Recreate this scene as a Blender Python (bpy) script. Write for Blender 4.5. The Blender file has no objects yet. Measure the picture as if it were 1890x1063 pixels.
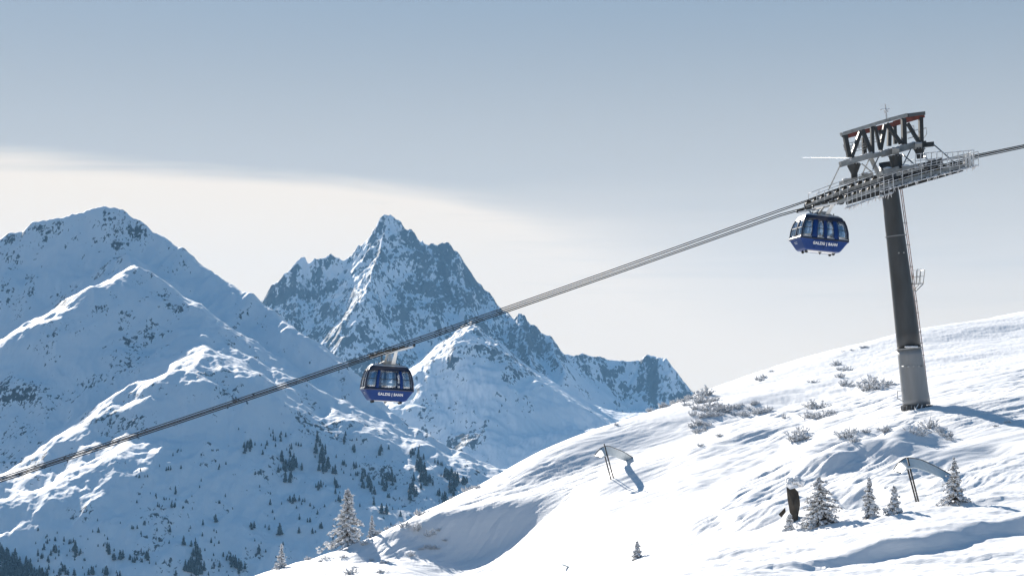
import bpy, bmesh, math, random
import numpy as np
from mathutils import Vector, Matrix

# ------------------------------------------------------------------ camera
F = 3790.0                     # focal length in photo pixels (photo 1890 x 1063)
PITCH = math.atan((822 - 531.5) / F)
SC = bpy.context.scene
COL = SC.collection
cam_d = bpy.data.cameras.new('camera')
cam = bpy.data.objects.new('camera', cam_d)
COL.objects.link(cam)
cam_d.sensor_width = 36.0
cam_d.lens = F * 36.0 / 1890.0
cam_d.clip_start = 0.5
cam_d.clip_end = 120000.0
cam.rotation_euler = (math.pi / 2 + PITCH, 0, 0)
SC.camera = cam

# ------------------------------------------------------------------ sky and sun
SUN_AZ = math.radians(22.0)    # to the left of the view direction, behind the slope
SUN_EL = math.radians(24.5)
SDIR = Vector((-math.sin(SUN_AZ) * math.cos(SUN_EL), math.cos(SUN_AZ) * math.cos(SUN_EL), math.sin(SUN_EL)))
sun_d = bpy.data.lights.new('sun', 'SUN')
sun_d.energy = 5.0
sun_d.angle = math.radians(0.55)
sun_d.color = (1.0, 0.935, 0.85)
sun = bpy.data.objects.new('sun', sun_d)
COL.objects.link(sun)
sun.rotation_euler = SDIR.to_track_quat('Z', 'Y').to_euler()

SKY_STRENGTH = 0.05
HAZE = 3.0e-5
world = bpy.data.worlds.new('World')
SC.world = world
world.use_nodes = True
wn = world.node_tree
wn.nodes.clear()


class NT:
    """short-hand for building node trees"""
    def __init__(self, tree):
        self.t = tree

    def node(self, kind, **kw):
        n = self.t.nodes.new(kind)
        for k, v in kw.items():
            setattr(n, k, v)
        return n

    def put(self, sock, v):
        if v is None:
            return
        if isinstance(v, bpy.types.NodeSocket):
            self.t.links.new(v, sock)
        else:
            sock.default_value = v

    def m(self, op, a, b=None, c=None, clamp=False):
        n = self.node('ShaderNodeMath', operation=op, use_clamp=clamp)
        self.put(n.inputs[0], a)
        self.put(n.inputs[1], b)
        if c is not None:
            self.put(n.inputs[2], c)
        return n.outputs[0]

    def step(self, v, lo, hi, smooth=True):
        n = self.node('ShaderNodeMapRange')
        n.interpolation_type = 'SMOOTHSTEP' if smooth else 'LINEAR'
        n.clamp = True
        self.put(n.inputs[0], v)
        self.put(n.inputs[1], lo)
        self.put(n.inputs[2], hi)
        n.inputs[3].default_value = 0.0
        n.inputs[4].default_value = 1.0
        return n.outputs[0]

    def mix(self, fac, a, b):
        n = self.node('ShaderNodeMix', data_type='RGBA')
        self.put(n.inputs[0], fac)
        self.put(n.inputs[6], a)
        self.put(n.inputs[7], b)
        return n.outputs[2]

    def noise(self, vec, scale, detail=4.0, rough=0.55, dist=0.0):
        n = self.node('ShaderNodeTexNoise')
        self.put(n.inputs['Vector'], vec)
        n.inputs['Scale'].default_value = scale
        n.inputs['Detail'].default_value = detail
        n.inputs['Roughness'].default_value = rough
        n.inputs['Distortion'].default_value = dist
        return n.outputs['Fac']

    def mapping(self, vec, scale=(1, 1, 1), rot=(0, 0, 0), loc=(0, 0, 0)):
        n = self.node('ShaderNodeMapping')
        self.put(n.inputs[0], vec)
        n.inputs[1].default_value = loc
        n.inputs[2].default_value = rot
        n.inputs[3].default_value = scale
        return n.outputs[0]


W = NT(wn)
tc = W.node('ShaderNodeTexCoord')
sky = W.node('ShaderNodeTexSky', sky_type='NISHITA')
sky.sun_disc = False
sky.sun_elevation = SUN_EL
sky.sun_rotation = -SUN_AZ
sky.altitude = 2100
sky.air_density = 1.0
sky.dust_density = 0.7
sky.ozone_density = 2.0
sep = W.node('ShaderNodeSeparateXYZ')
wn.links.new(tc.outputs['Generated'], sep.inputs[0])
dx, dy, dz = sep.outputs
elev = W.m('MULTIPLY', W.m('ARCSINE', dz), 180 / math.pi)          # degrees above the horizon
azim = W.m('MULTIPLY', W.m('ARCTAN2', dx, dy), 180 / math.pi)       # degrees to the right
comb = W.node('ShaderNodeCombineXYZ')
W.put(comb.inputs[0], W.m('MULTIPLY', azim, 0.055))
W.put(comb.inputs[1], W.m('MULTIPLY', elev, 0.62))
sweep = W.noise(comb.outputs[0], 1.0, 6.0, 0.55, 0.5)
comb2 = W.node('ShaderNodeCombineXYZ')
W.put(comb2.inputs[0], W.m('MULTIPLY', azim, 0.16))
W.put(comb2.inputs[1], W.m('MULTIPLY', elev, 2.6))
streak = W.noise(comb2.outputs[0], 1.0, 5.0, 0.6, 0.3)
# a high layer of veil cloud low over the horizon, its upper edge sinking and softening away from the sun
away = W.step(azim, -16.0, 14.0)
edge = W.m('SUBTRACT', 7.95, W.m('MULTIPLY', away, 1.7))
edge = W.m('ADD', edge, W.m('MULTIPLY', W.m('SUBTRACT', sweep, 0.5), 1.5))
soft = W.m('ADD', 0.45, W.m('MULTIPLY', W.step(azim, -2.5, 8.0), 4.0))
d_edge = W.m('DIVIDE', W.m('SUBTRACT', edge, elev), soft)
veil = W.step(d_edge, -0.35, 1.0)
thin = W.m('ADD', 0.84, W.m('MULTIPLY', W.m('SUBTRACT', streak, 0.45), 1.1))
thin = W.m('ADD', thin, W.m('MULTIPLY', W.step(elev, 6.0, 1.0), 0.30))
thin = W.m('ADD', thin, W.m('MULTIPLY', W.step(azim, 4.0, -8.0), 0.32))
cover = W.m('MULTIPLY', veil, W.m('MINIMUM', W.m('MAXIMUM', thin, 0.0), 0.97))
hsv = W.node('ShaderNodeHueSaturation')
hsv.inputs['Saturation'].default_value = 1.2
hsv.inputs['Hue'].default_value = 0.49
hsv.inputs['Value'].default_value = 1.2
wn.links.new(sky.outputs[0], hsv.inputs['Color'])
# pale air low over the horizon, brighter towards the sun
vd = W.node('ShaderNodeVectorMath', operation='DOT_PRODUCT')
wn.links.new(tc.outputs['Generated'], vd.inputs[0])
vd.inputs[1].default_value = SDIR
sunward = W.step(vd.outputs['Value'], -0.6, 0.8)
low = W.m('MULTIPLY', W.step(elev, 30.0, 6.0), W.m('ADD', 0.45, W.m('MULTIPLY', sunward, 0.53)))
air = W.mix(W.step(elev, 14.0, 5.0), (3.1, 3.4, 3.7, 1.0), (6.6, 6.4, 6.1, 1.0))
pale = W.mix(low, hsv.outputs[0], air)
CLOUD = (10.5, 9.25, 7.75, 1.0)
cloud_c = W.mix(W.m('ADD', 0.55, W.m('MULTIPLY', sunward, 0.45)), (0, 0, 0, 1), CLOUD)
skycol = W.mix(cover, pale, cloud_c)
bg = W.node('ShaderNodeBackground')
W.put(bg.inputs[0], skycol)
bg.inputs[1].default_value = SKY_STRENGTH
wo = W.node('ShaderNodeOutputWorld')
wn.links.new(bg.outputs[0], wo.inputs[0])

SC.view_settings.view_transform = 'Standard'
SC.view_settings.look = 'None'
SC.view_settings.exposure = 1.0
SC.view_settings.gamma = 1.0
SC.view_settings.use_curve_mapping = False
SC.cycles.max_bounces = 8
SC.cycles.diffuse_bounces = 2
SC.cycles.glossy_bounces = 3
SC.cycles.transparent_max_bounces = 12
SC.cycles.volume_bounces = 1
SC.cycles.use_denoising = True

# ------------------------------------------------------------------ helpers: projection
CP, SP = math.cos(PITCH), math.sin(PITCH)


def P(px, py, Y):
    """world point seen at photo pixel (px, py) at depth Y"""
    x = (px - 945.0) / F
    y = (531.5 - py) / F
    s = Y / (CP - y * SP)
    return np.array([x * s, Y, (SP + y * CP) * s])


def proj(p):
    fwd = p[1] * CP + p[2] * SP
    up = -p[1] * SP + p[2] * CP
    return 945 + F * p[0] / fwd, 531.5 - F * up / fwd


def zof(py, Y):
    y = (531.5 - py) / F
    return (SP + y * CP) * Y / (CP - y * SP)


# ------------------------------------------------------------------ helpers: noise
_rng = np.random.RandomState(7)
_perm = np.concatenate([_rng.permutation(256)] * 2)
_ga = _rng.rand(256) * 2 * np.pi
_gx, _gy = np.cos(_ga), np.sin(_ga)


def gnoise(x, y):
    xi = np.floor(x).astype(np.int64)
    yi = np.floor(y).astype(np.int64)
    fx, fy = x - xi, y - yi
    xi &= 255
    yi &= 255
    u = fx * fx * fx * (fx * (fx * 6 - 15) + 10)
    v = fy * fy * fy * (fy * (fy * 6 - 15) + 10)

    def g(ix, iy, ax, ay):
        h = _perm[(_perm[iy & 255] + ix) & 255]
        return _gx[h] * ax + _gy[h] * ay
    a = g(xi, yi, fx, fy)
    b = g(xi + 1, yi, fx - 1, fy)
    c = g(xi, yi + 1, fx, fy - 1)
    d = g(xi + 1, yi + 1, fx - 1, fy - 1)
    return 1.5 * ((a + (b - a) * u) * (1 - v) + (c + (d - c) * u) * v)


def fbm(x, y, octaves=4, gain=0.5, ox=0.0):
    r = np.zeros(np.broadcast(x, y).shape)
    a = 1.0
    f = 1.0
    for i in range(octaves):
        r = r + a * gnoise(x * f + 17.3 * i + ox, y * f + 9.1 * i - ox)
        a *= gain
        f *= 2.03
    return r


def ridged(x, y, octaves=4, gain=0.5, ox=0.0):
    r = np.zeros(np.broadcast(x, y).shape)
    a = 1.0
    f = 1.0
    for i in range(octaves):
        r = r + a * (1 - np.abs(gnoise(x * f + 11.7 * i + ox, y * f + 5.3 * i - ox)) * 1.6)
        a *= gain
        f *= 2.03
    return r


def sstep(a, b, x):
    t = np.clip((x - a) / (b - a), 0, 1)
    return t * t * (3 - 2 * t)


def pchip(xk, yk, x):
    """monotone cubic interpolation"""
    xk = np.asarray(xk, float)
    yk = np.asarray(yk, float)
    h = np.diff(xk)
    dl = np.diff(yk) / h
    m = np.zeros(len(xk))
    for i in range(1, len(xk) - 1):
        if dl[i - 1] * dl[i] > 0:
            w1, w2 = 2 * h[i] + h[i - 1], h[i] + 2 * h[i - 1]
            m[i] = (w1 + w2) / (w1 / dl[i - 1] + w2 / dl[i])
    m[0], m[-1] = dl[0], dl[-1]
    x = np.clip(x, xk[0], xk[-1])
    i = np.clip(np.searchsorted(xk, x) - 1, 0, len(h) - 1)
    t = (x - xk[i]) / h[i]
    return ((1 + 2 * t) * (1 - t) ** 2 * yk[i] + t * (1 - t) ** 2 * h[i] * m[i]
            + t * t * (3 - 2 * t) * yk[i + 1] + t * t * (t - 1) * h[i] * m[i + 1])


# ------------------------------------------------------------------ helpers: objects
def link(name, me, mat=None, parent=None):
    o = bpy.data.objects.new(name, me)
    COL.objects.link(o)
    if mat is not None and me is not None and not me.materials:
        me.materials.append(mat)
    if parent is not None:
        o.parent = parent
    return o


def tag(o, label=None, cat=None, group=None, kind=None):
    if label:
        o['label'] = label
    if cat:
        o['category'] = cat
    if group:
        o['group'] = group
    if kind:
        o['kind'] = kind
    return o


def empty(name, loc=(0, 0, 0)):
    o = bpy.data.objects.new(name, None)
    o.location = loc
    COL.objects.link(o)
    return o


def copy_tree(o, parent=None):
    c = o.copy()
    COL.objects.link(c)
    c.parent = parent
    for ch in o.children:
        copy_tree(ch, c)
    return c


def grid_mesh(name, V, attrs=None, smooth=True):
    nr, nc = V.shape[:2]
    me = bpy.data.meshes.new(name)
    idx = np.arange(nr * nc).reshape(nr, nc)
    q = np.stack([idx[:-1, :-1], idx[:-1, 1:], idx[1:, 1:], idx[1:, :-1]], -1).reshape(-1, 4)
    me.vertices.add(nr * nc)
    me.vertices.foreach_set('co', V.reshape(-1).astype(np.float32))
    me.loops.add(q.size)
    me.loops.foreach_set('vertex_index', q.reshape(-1).astype(np.int32))
    me.polygons.add(len(q))
    me.polygons.foreach_set('loop_start', np.arange(0, q.size, 4, dtype=np.int32))
    me.polygons.foreach_set('use_smooth', np.full(len(q), smooth))
    me.update(calc_edges=True)
    for k, a in (attrs or {}).items():
        at = me.attributes.new(k, 'FLOAT', 'POINT')
        at.data.foreach_set('value', a.reshape(-1).astype(np.float32))
    return me


class MB:
    """collects simple solids; build() links them as one mesh object"""
    def __init__(self):
        self.v, self.f = [], []

    def add(self, vs, fs):
        b = len(self.v)
        self.v += [tuple(float(c) for c in p) for p in vs]
        self.f += [tuple(b + i for i in f) for f in fs]
        return self

    def hexa(self, b, t):
        return self.add(list(b) + list(t), [(3, 2, 1, 0), (4, 5, 6, 7), (0, 1, 5, 4), (1, 2, 6, 5), (2, 3, 7, 6), (3, 0, 4, 7)])

    def box(self, c, s, ax=None):
        c = Vector(c)
        if ax is None:
            ax = (Vector((1, 0, 0)), Vector((0, 1, 0)), Vector((0, 0, 1)))
        a, b, d = [Vector(ax[i]) * s[i] / 2 for i in range(3)]
        return self.hexa([c - a - b - d, c + a - b - d, c + a + b - d, c - a + b - d],
                         [c - a - b + d, c + a - b + d, c + a + b + d, c - a + b + d])

    def bar(self, p, q, w, h=None, up=(0, 0, 1)):
        """rectangular bar from p to q: w across, h along 'up'"""
        p, q = Vector(p), Vector(q)
        h = h or w
        d = (q - p).normalized()
        up = Vector(up)
        s = d.cross(up)
        if s.length < 1e-3:
            s = d.cross(Vector((0, 1, 0)))
        s.normalize()
        t = s.cross(d).normalized()
        a, b = s * w / 2, t * h / 2
        return self.hexa([p - a - b, p + a - b, p + a + b, p - a + b], [q - a - b, q + a - b, q + a + b, q - a + b])

    def tube(self, pts, r, n=8, cap=True):
        pts = [Vector(p) for p in pts]
        rs = r if isinstance(r, (list, tuple)) else [r] * len(pts)
        vs, fs = [], []
        ref = None
        for i, p in enumerate(pts):
            d = (pts[min(i + 1, len(pts) - 1)] - pts[max(i - 1, 0)]).normalized()
            if ref is None:
                ref = Vector((0, 0, 1)) if abs(d.z) < 0.9 else Vector((1, 0, 0))
            s = d.cross(ref).normalized()
            t = s.cross(d).normalized()
            ref = t
            for k in range(n):
                a = 2 * math.pi * k / n
                vs.append(p + (s * math.cos(a) + t * math.sin(a)) * rs[i])
        for i in range(len(pts) - 1):
            for k in range(n):
                fs.append((i * n + k, i * n + (k + 1) % n, (i + 1) * n + (k + 1) % n, (i + 1) * n + k))
        if cap:
            fs.append(tuple(range(n - 1, -1, -1)))
            m = (len(pts) - 1) * n
            fs.append(tuple(m + k for k in range(n)))
        return self.add(vs, fs)

    def blob(self, c, r, seed=0, flat=0.8, n=(5, 7)):
        """uneven lump"""
        rg = random.Random(seed)
        c = Vector(c)
        nl, ns = n
        vs = [c + Vector((0, 0, -r * flat))]
        for i in range(1, nl):
            th = math.pi * i / nl
            for k in range(ns):
                ph = 2 * math.pi * (k + 0.5 * (i % 2)) / ns
                rr = r * rg.uniform(0.75, 1.2)
                vs.append(c + Vector((rr * math.sin(th) * math.cos(ph), rr * math.sin(th) * math.sin(ph), -rr * flat * math.cos(th))))
        vs.append(c + Vector((0, 0, r * flat)))
        fs = []
        for k in range(ns):
            fs.append((0, 1 + (k + 1) % ns, 1 + k))
        for i in range(nl - 2):
            for k in range(ns):
                a, b = 1 + i * ns + k, 1 + i * ns + (k + 1) % ns
                fs.append((a, b, b + ns, a + ns))
        e = len(vs) - 1
        for k in range(ns):
            fs.append((1 + (nl - 2) * ns + k, 1 + (nl - 2) * ns + (k + 1) % ns, e))
        return self.add(vs, fs)

    def mesh(self, name, smooth=False):
        me = bpy.data.meshes.new(name)
        me.from_pydata(self.v, [], self.f)
        if smooth:
            me.polygons.foreach_set('use_smooth', np.ones(len(me.polygons), bool))
        me.update()
        return me

    def build(self, name, mat, parent=None, smooth=False):
        return link(name, self.mesh(name, smooth), mat, parent)


# ------------------------------------------------------------------ materials
def material(name):
    m = bpy.data.materials.new(name)
    m.use_nodes = True
    n = NT(m.node_tree)
    b = m.node_tree.nodes['Principled BSDF']
    return m, n, b


def plain(name, col, rough=0.5, metal=0.0, var=0.25, scale=3.0, bump=0.0, coat=0.0, stretch=(1, 1, 1), spec=0.5):
    """painted or bare surface with uneven tone"""
    m, n, b = material(name)
    c = n.node('ShaderNodeTexCoord').outputs['Object']
    f = n.noise(n.mapping(c, stretch), scale, 6.0, 0.6)
    lo = tuple(x * (1 - var) for x in col) + (1,)
    hi = tuple(min(1, x * (1 + var)) for x in col) + (1,)
    n.put(b.inputs['Base Color'], n.mix(n.step(f, 0.3, 0.7), lo, hi))
    n.put(b.inputs['Roughness'], n.m('ADD', rough - 0.08, n.m('MULTIPLY', f, 0.16)))
    b.inputs['Metallic'].default_value = metal
    b.inputs['Coat Weight'].default_value = coat
    b.inputs['Specular IOR Level'].default_value = spec
    if bump:
        bn = n.node('ShaderNodeBump')
        bn.inputs['Strength'].default_value = bump
        bn.inputs['Distance'].default_value = 0.02
        n.put(bn.inputs['Height'], f)
        n.put(b.inputs['Normal'], bn.outputs[0])
    return m


def snow_material(name):
    m, n, b = material(name)
    c = n.node('ShaderNodeTexCoord').outputs['Object']
    big = n.noise(c, 0.05, 3.0)
    n.put(b.inputs['Base Color'], n.mix(big, (0.86, 0.87, 0.885, 1), (0.90, 0.90, 0.905, 1)))
    b.inputs['Roughness'].default_value = 0.62
    b.inputs['Specular IOR Level'].default_value = 0.3
    ang = math.atan2(0.66, 0.75)
    s1 = n.noise(n.mapping(c, (0.28, 1.5, 1.0), (0, 0, -ang)), 1.6, 5.0, 0.62, 0.6)
    s2 = n.noise(c, 4.5, 4.0, 0.6)
    s3 = n.noise(n.mapping(c, (0.35, 1.6, 1.0), (0, 0, -ang)), 6.0, 4.0, 0.65, 0.8)
    h = n.m('ADD', n.m('MULTIPLY', s1, 0.68), n.m('ADD', n.m('MULTIPLY', s2, 0.14), n.m('MULTIPLY', s3, 0.18)))
    bn = n.node('ShaderNodeBump')
    bn.inputs['Strength'].default_value = 0.42
    bn.inputs['Distance'].default_value = 0.12
    n.put(bn.inputs['Height'], h)
    n.put(b.inputs['Normal'], bn.outputs[0])
    return m


def mountain_material(name, scale, speck, rock_lo, rock_hi, blur, detail=3.0):
    """snow with rock breaking through; 'rock' is set per vertex from steepness and outcrops"""
    m, n, b = material(name)
    c = n.node('ShaderNodeTexCoord').outputs['Object']
    at = n.node('ShaderNodeAttribute', attribute_name='rock')
    fine = n.noise(n.mapping(c, (1.0, 0.55, 0.55)), scale, detail, 0.6, 0.6)
    mid = n.noise(n.mapping(c, (1.0, 0.5, 0.45)), scale * 0.22, 4.0, 0.62, 0.3)
    t = n.m('ADD', n.m('MULTIPLY', fine, speck), n.m('MULTIPLY', mid, 1.0 - speck))
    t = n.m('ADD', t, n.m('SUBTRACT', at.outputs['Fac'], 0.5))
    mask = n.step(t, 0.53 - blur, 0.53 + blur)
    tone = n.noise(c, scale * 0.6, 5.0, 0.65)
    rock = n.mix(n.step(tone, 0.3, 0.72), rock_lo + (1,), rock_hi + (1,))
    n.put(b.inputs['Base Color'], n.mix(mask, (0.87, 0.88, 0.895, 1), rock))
    b.inputs['Roughness'].default_value = 0.75
    b.inputs['Specular IOR Level'].default_value = 0.2
    bn = n.node('ShaderNodeBump')
    bn.inputs['Strength'].default_value = 0.5
    bn.inputs['Distance'].default_value = 0.22 / scale
    n.put(bn.inputs['Height'], n.m('ADD', n.m('MULTIPLY', fine, 0.6), n.m('MULTIPLY', mask, 0.25)))
    n.put(b.inputs['Normal'], bn.outputs[0])
    return m


M = {}
M['snow'] = snow_material('wind_blown_snow')
M['alp'] = mountain_material('alpine_snow_with_rocks', 0.16, 0.55, (0.03, 0.032, 0.036), (0.085, 0.085, 0.085), 0.025, 3.0)
M['peak'] = mountain_material('steep_rock_with_snow', 0.080, 0.62, (0.028, 0.033, 0.04), (0.085, 0.09, 0.095), 0.025, 3.5)
M['valley'] = plain('wooded_valley', (0.10, 0.115, 0.12), 0.9, 0, 0.6, 0.004)
M['dark_steel'] = plain('dark_painted_steel', (0.050, 0.054, 0.057), 0.42, 0.15, 0.3, 0.9, 0.1, stretch=(1, 1, 0.25))
M['light_steel'] = plain('galvanised_steel', (0.24, 0.25, 0.26), 0.45, 0.35, 0.14, 0.8, 0.05, stretch=(1, 1, 0.2))
M['galv'] = plain('weathered_galvanised', (0.33, 0.335, 0.33), 0.5, 0.3, 0.25, 2.5)
M['girder'] = plain('dark_girder_paint', (0.035, 0.037, 0.038), 0.5, 0.1, 0.3, 2.0)
M['sheave_frame'] = plain('greasy_steel', (0.06, 0.056, 0.045), 0.5, 0.4, 0.4, 3.0)
M['rubber'] = plain('sheave_rubber', (0.02, 0.02, 0.02), 0.7, 0, 0.2, 4.0)
M['brass'] = plain('sheave_disc', (0.16, 0.135, 0.07), 0.5, 0.4, 0.3, 4.0)
M['red'] = plain('red_oxide_paint', (0.20, 0.055, 0.04), 0.6, 0, 0.25, 2.0)
M['rust'] = plain('pink_ladder_paint', (0.42, 0.30, 0.28), 0.6, 0.1, 0.2, 3.0)
M['concrete'] = plain('dark_concrete', (0.11, 0.105, 0.10), 0.9, 0, 0.3, 2.0, 0.3)
M['rope'] = plain('steel_rope', (0.012, 0.013, 0.016), 0.85, 0.0, 0.3, 4.0, spec=0.08)
M['blue'] = plain('blue_cabin_paint', (0.005, 0.036, 0.17), 0.4, 0.0, 0.06, 1.0, coat=0.0, spec=0.25)
M['navy'] = plain('dark_blue_frame', (0.008, 0.013, 0.040), 0.3, 0.0, 0.1, 1.0, coat=0.4)
M['black'] = plain('black_trim', (0.012, 0.012, 0.014), 0.5, 0, 0.2, 3.0)
M['white'] = plain('white_paint', (0.78, 0.78, 0.77), 0.4, 0, 0.05, 2.0)
M['roof'] = plain('cabin_roof_shell', (0.48, 0.50, 0.53), 0.25, 0.2, 0.1, 1.5, coat=0.5)
M['seat'] = plain('grey_upholstery', (0.26, 0.26, 0.28), 0.8, 0, 0.2, 4.0)
M['panel'] = plain('deflector_sheet', (0.58, 0.62, 0.62), 0.45, 0.3, 0.12, 0.8)
M['post'] = plain('brown_steel_post', (0.07, 0.06, 0.05), 0.6, 0.2, 0.3, 3.0)
M['bark'] = plain('frosted_bark', (0.07, 0.055, 0.045), 0.9, 0, 0.3, 6.0, 0.3)
M['needles'] = plain('frosted_needles', (0.36, 0.365, 0.36), 0.85, 0, 0.45, 5.0)
M['rime'] = plain('rime_frost', (0.82, 0.83, 0.85), 0.8, 0, 0.06, 6.0)
M['far_needles'] = plain('dark_conifer', (0.020, 0.026, 0.024), 0.9, 0, 0.4, 0.3)
M['rock'] = plain('brown_rock', (0.055, 0.045, 0.035), 0.9, 0, 0.5, 1.6, 0.8)
M['letter'] = plain('white_lettering', (0.80, 0.81, 0.82), 0.5, 0, 0.02, 1.0)
M['frosted'] = plain('frosted_steel', (0.55, 0.56, 0.57), 0.7, 0.05, 0.4, 5.0)
vm, vn, vb_ = material('vapour')
vtl = vn.node('ShaderNodeBsdfTranslucent')
vtl.inputs[0].default_value = (0.95, 0.95, 0.95, 1)
vdf = vn.node('ShaderNodeBsdfDiffuse')
vdf.inputs[0].default_value = (0.95, 0.95, 0.95, 1)
vad = vn.node('ShaderNodeAddShader')
vm.node_tree.links.new(vtl.outputs[0], vad.inputs[0])
vm.node_tree.links.new(vdf.outputs[0], vad.inputs[1])
vm.node_tree.links.new(vad.outputs[0], vm.node_tree.nodes['Material Output'].inputs[0])
M['vapour'] = vm
g, gn, gb = material('tinted_window')
fre = gn.node('ShaderNodeLayerWeight')
fre.inputs[0].default_value = 0.4
gls = gn.node('ShaderNodeBsdfGlossy')
gls.inputs['Color'].default_value = (0.92, 0.95, 1.0, 1)
gls.inputs['Roughness'].default_value = 0.06
tr = gn.node('ShaderNodeBsdfTransparent')
tr.inputs[0].default_value = (0.93, 0.95, 0.97, 1)
mx = gn.node('ShaderNodeMixShader')
gn.put(mx.inputs[0], gn.m('ADD', 0.26, gn.m('MULTIPLY', fre.outputs['Fresnel'], 0.6), clamp=True))
g.node_tree.links.new(tr.outputs[0], mx.inputs[1])
g.node_tree.links.new(gls.outputs[0], mx.inputs[2])
g.node_tree.links.new(mx.outputs[0], g.node_tree.nodes['Material Output'].inputs[0])
M['glass'] = g

# ------------------------------------------------------------------ near slope
# each column: bearing (photo px), then ground points (py, depth) from the piste in front up to the crest
NC = [
    # px    bottom       piste edge   behind edge   mid           upper         high          crest
    (-300, (1420, 96), (1390, 104), (1396, 110), (1385, 118), (1372, 124), (1366, 130), (1362, 134)),
    (100,  (1320, 98), (1290, 107), (1296, 113), (1275, 122), (1245, 129), (1235, 134), (1228, 138)),
    (300,  (1260, 99), (1230, 108), (1236, 115), (1200, 125), (1165, 132), (1150, 137), (1142, 141)),
    (500,  (1200, 99), (1170, 109), (1175, 117), (1118, 130), (1084, 137), (1064, 142), (1053, 146)),
    (650,  (1165, 98), (1140, 109), (1144, 118), (1085, 131), (1040, 141), (1018, 147), (1005, 151)),
    (800,  (1130, 96), (1110, 107), (1114, 117), (1056, 129), (1004, 142), (962, 151), (937, 158)),
    (900,  (1105, 94), (1085, 105), (1089, 115), (1036, 127), (977, 143), (925, 155), (888, 164)),
    (1000, (1080, 92), (1062, 104), (1066, 114), (1006, 128), (945, 146), (890, 159), (845, 169)),
    (1100, (1068, 88), (1040, 102), (1045, 113), (980, 129), (906, 149), (850, 164), (803, 176)),
    (1200, (1063, 85), (1012, 100), (1018, 112), (955, 129), (878, 152), (815, 170), (765, 186)),
    (1300, (1063, 82), (997, 98), (1003, 111), (925, 129), (843, 154), (778, 177), (727, 197)),
    (1400, (1063, 79), (982, 97), (988, 110), (905, 127), (820, 153), (750, 182), (695, 209)),
    (1500, (1063, 77), (965, 96), (971, 109), (885, 126), (798, 151), (725, 186), (664, 219)),
    (1600, (1063, 74), (948, 95), (954, 108), (865, 126), (777, 150), (702, 190), (638, 229)),
    (1700, (1063, 72), (930, 95), (936, 108), (845, 127), (757, 150), (680, 194), (612, 239)),
    (1800, (1063, 70), (917, 95), (923, 108), (825, 128), (742, 151), (662, 200), (594, 249)),
    (1900, (1063, 68), (904, 96), (909, 109), (806, 130), (728, 154), (645, 207), (577, 260)),
    (2100, (1040, 66), (880, 96), (884, 110), (775, 132), (700, 158), (615, 215), (540, 280)),
    (2400, (1000, 64), (850, 96), (852, 112), (745, 134), (668, 162), (575, 225), (490, 310)),
]
PXK = np.array([c[0] for c in NC], float)
NPX, NY = 560, 640
TPX = np.linspace(-300, 2400, NPX)
TY = np.concatenate([np.linspace(6, 60, 50, endpoint=False), np.linspace(60, 320, 520, endpoint=False), np.linspace(320, 900, 70)])
rowsY, rowsZ = [], []
for k in range(1, 8):
    Yk = np.array([c[k][1] for c in NC], float)
    pyk = np.array([c[k][0] for c in NC], float)
    rowsY.append(pchip(PXK, Yk, TPX))
    rowsZ.append(zof(pchip(PXK, pyk, TPX), rowsY[-1]))
RY, RZ = np.array(rowsY), np.array(rowsZ)
TZ = np.zeros((NY, NPX))
for i in range(NPX):
    yc, zc = RY[6, i], RZ[6, i]
    ys = [4.0, 35.0] + list(RY[:, i]) + [yc + 9, yc + 26, yc + 80, yc + 220, 1000.0]
    left = 1 - sstep(900, 1900, TPX[i])
    zs = [-1.75, -4.3] + list(RZ[:, i]) + [zc + 0.1 - 0.9 * left, zc - 1.5 - 5.0 * left, zc - 14 - 22 * left, zc - 70 - 50 * left, -430.0]
    TZ[:, i] = pchip(ys, zs, TY)
# smooth sideways so no kink follows the columns
for _ in range(6):
    TZ[:, 1:-1] = 0.25 * TZ[:, :-2] + 0.5 * TZ[:, 1:-1] + 0.25 * TZ[:, 2:]


def base_z(X, Y):
    px = 945 + F * X / np.maximum(Y, 1e-3) / CP     # table bearing (close to photo px)
    u = np.clip((px - TPX[0]) / (TPX[1] - TPX[0]), 0, NPX - 1.001)
    i = u.astype(int)
    fu = u - i
    j = np.clip(np.searchsorted(TY, Y) - 1, 0, NY - 2)
    fv = np.clip((Y - TY[j]) / (TY[j + 1] - TY[j]), 0, 1)
    return ((TZ[j, i] * (1 - fu) + TZ[j, i + 1] * fu) * (1 - fv) + (TZ[j + 1, i] * (1 - fu) + TZ[j + 1, i + 1] * fu) * fv)


def hit(px, py, fn, y0, y1, n=900):
    """where the line of sight through (px, py) first meets the ground fn"""
    Ys = np.linspace(y0, y1, n)
    d = P(px, py, 1.0)
    g = d[2] * Ys - fn(d[0] * Ys, Ys)
    s = np.where((g[1:] <= 0) & (g[:-1] > 0))[0]
    if len(s) == 0:
        k = int(np.argmin(np.abs(g[1:] / Ys[1:]))) + 1
        return np.array([d[0] * Ys[k], Ys[k], 0])
    k = s[0]
    t = g[k] / (g[k] - g[k + 1])
    Y = Ys[k] + t * (Ys[k + 1] - Ys[k])
    return np.array([d[0] * Y, Y, 0])


def polydist(X, Y, pts):
    """distance to a polyline, signed across it, and position along it (0..1)"""
    best = np.full(X.shape, 1e9)
    sgn = np.zeros(X.shape)
    along = np.zeros(X.shape)
    n = len(pts) - 1
    for k in range(n):
        a, b = pts[k][:2], pts[k + 1][:2]
        ex, ey = b[0] - a[0], b[1] - a[1]
        L = math.hypot(ex, ey)
        t = np.clip(((X - a[0]) * ex + (Y - a[1]) * ey) / (L * L), 0, 1)
        qx, qy = X - a[0] - t * ex, Y - a[1] - t * ey
        d = np.hypot(qx, qy)
        w = d < best
        best = np.where(w, d, best)
        sgn = np.where(w, (ex * qy - ey * qx) / L, sgn)
        along = np.where(w, (k + t) / n, along)
    return best, sgn, along


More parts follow.
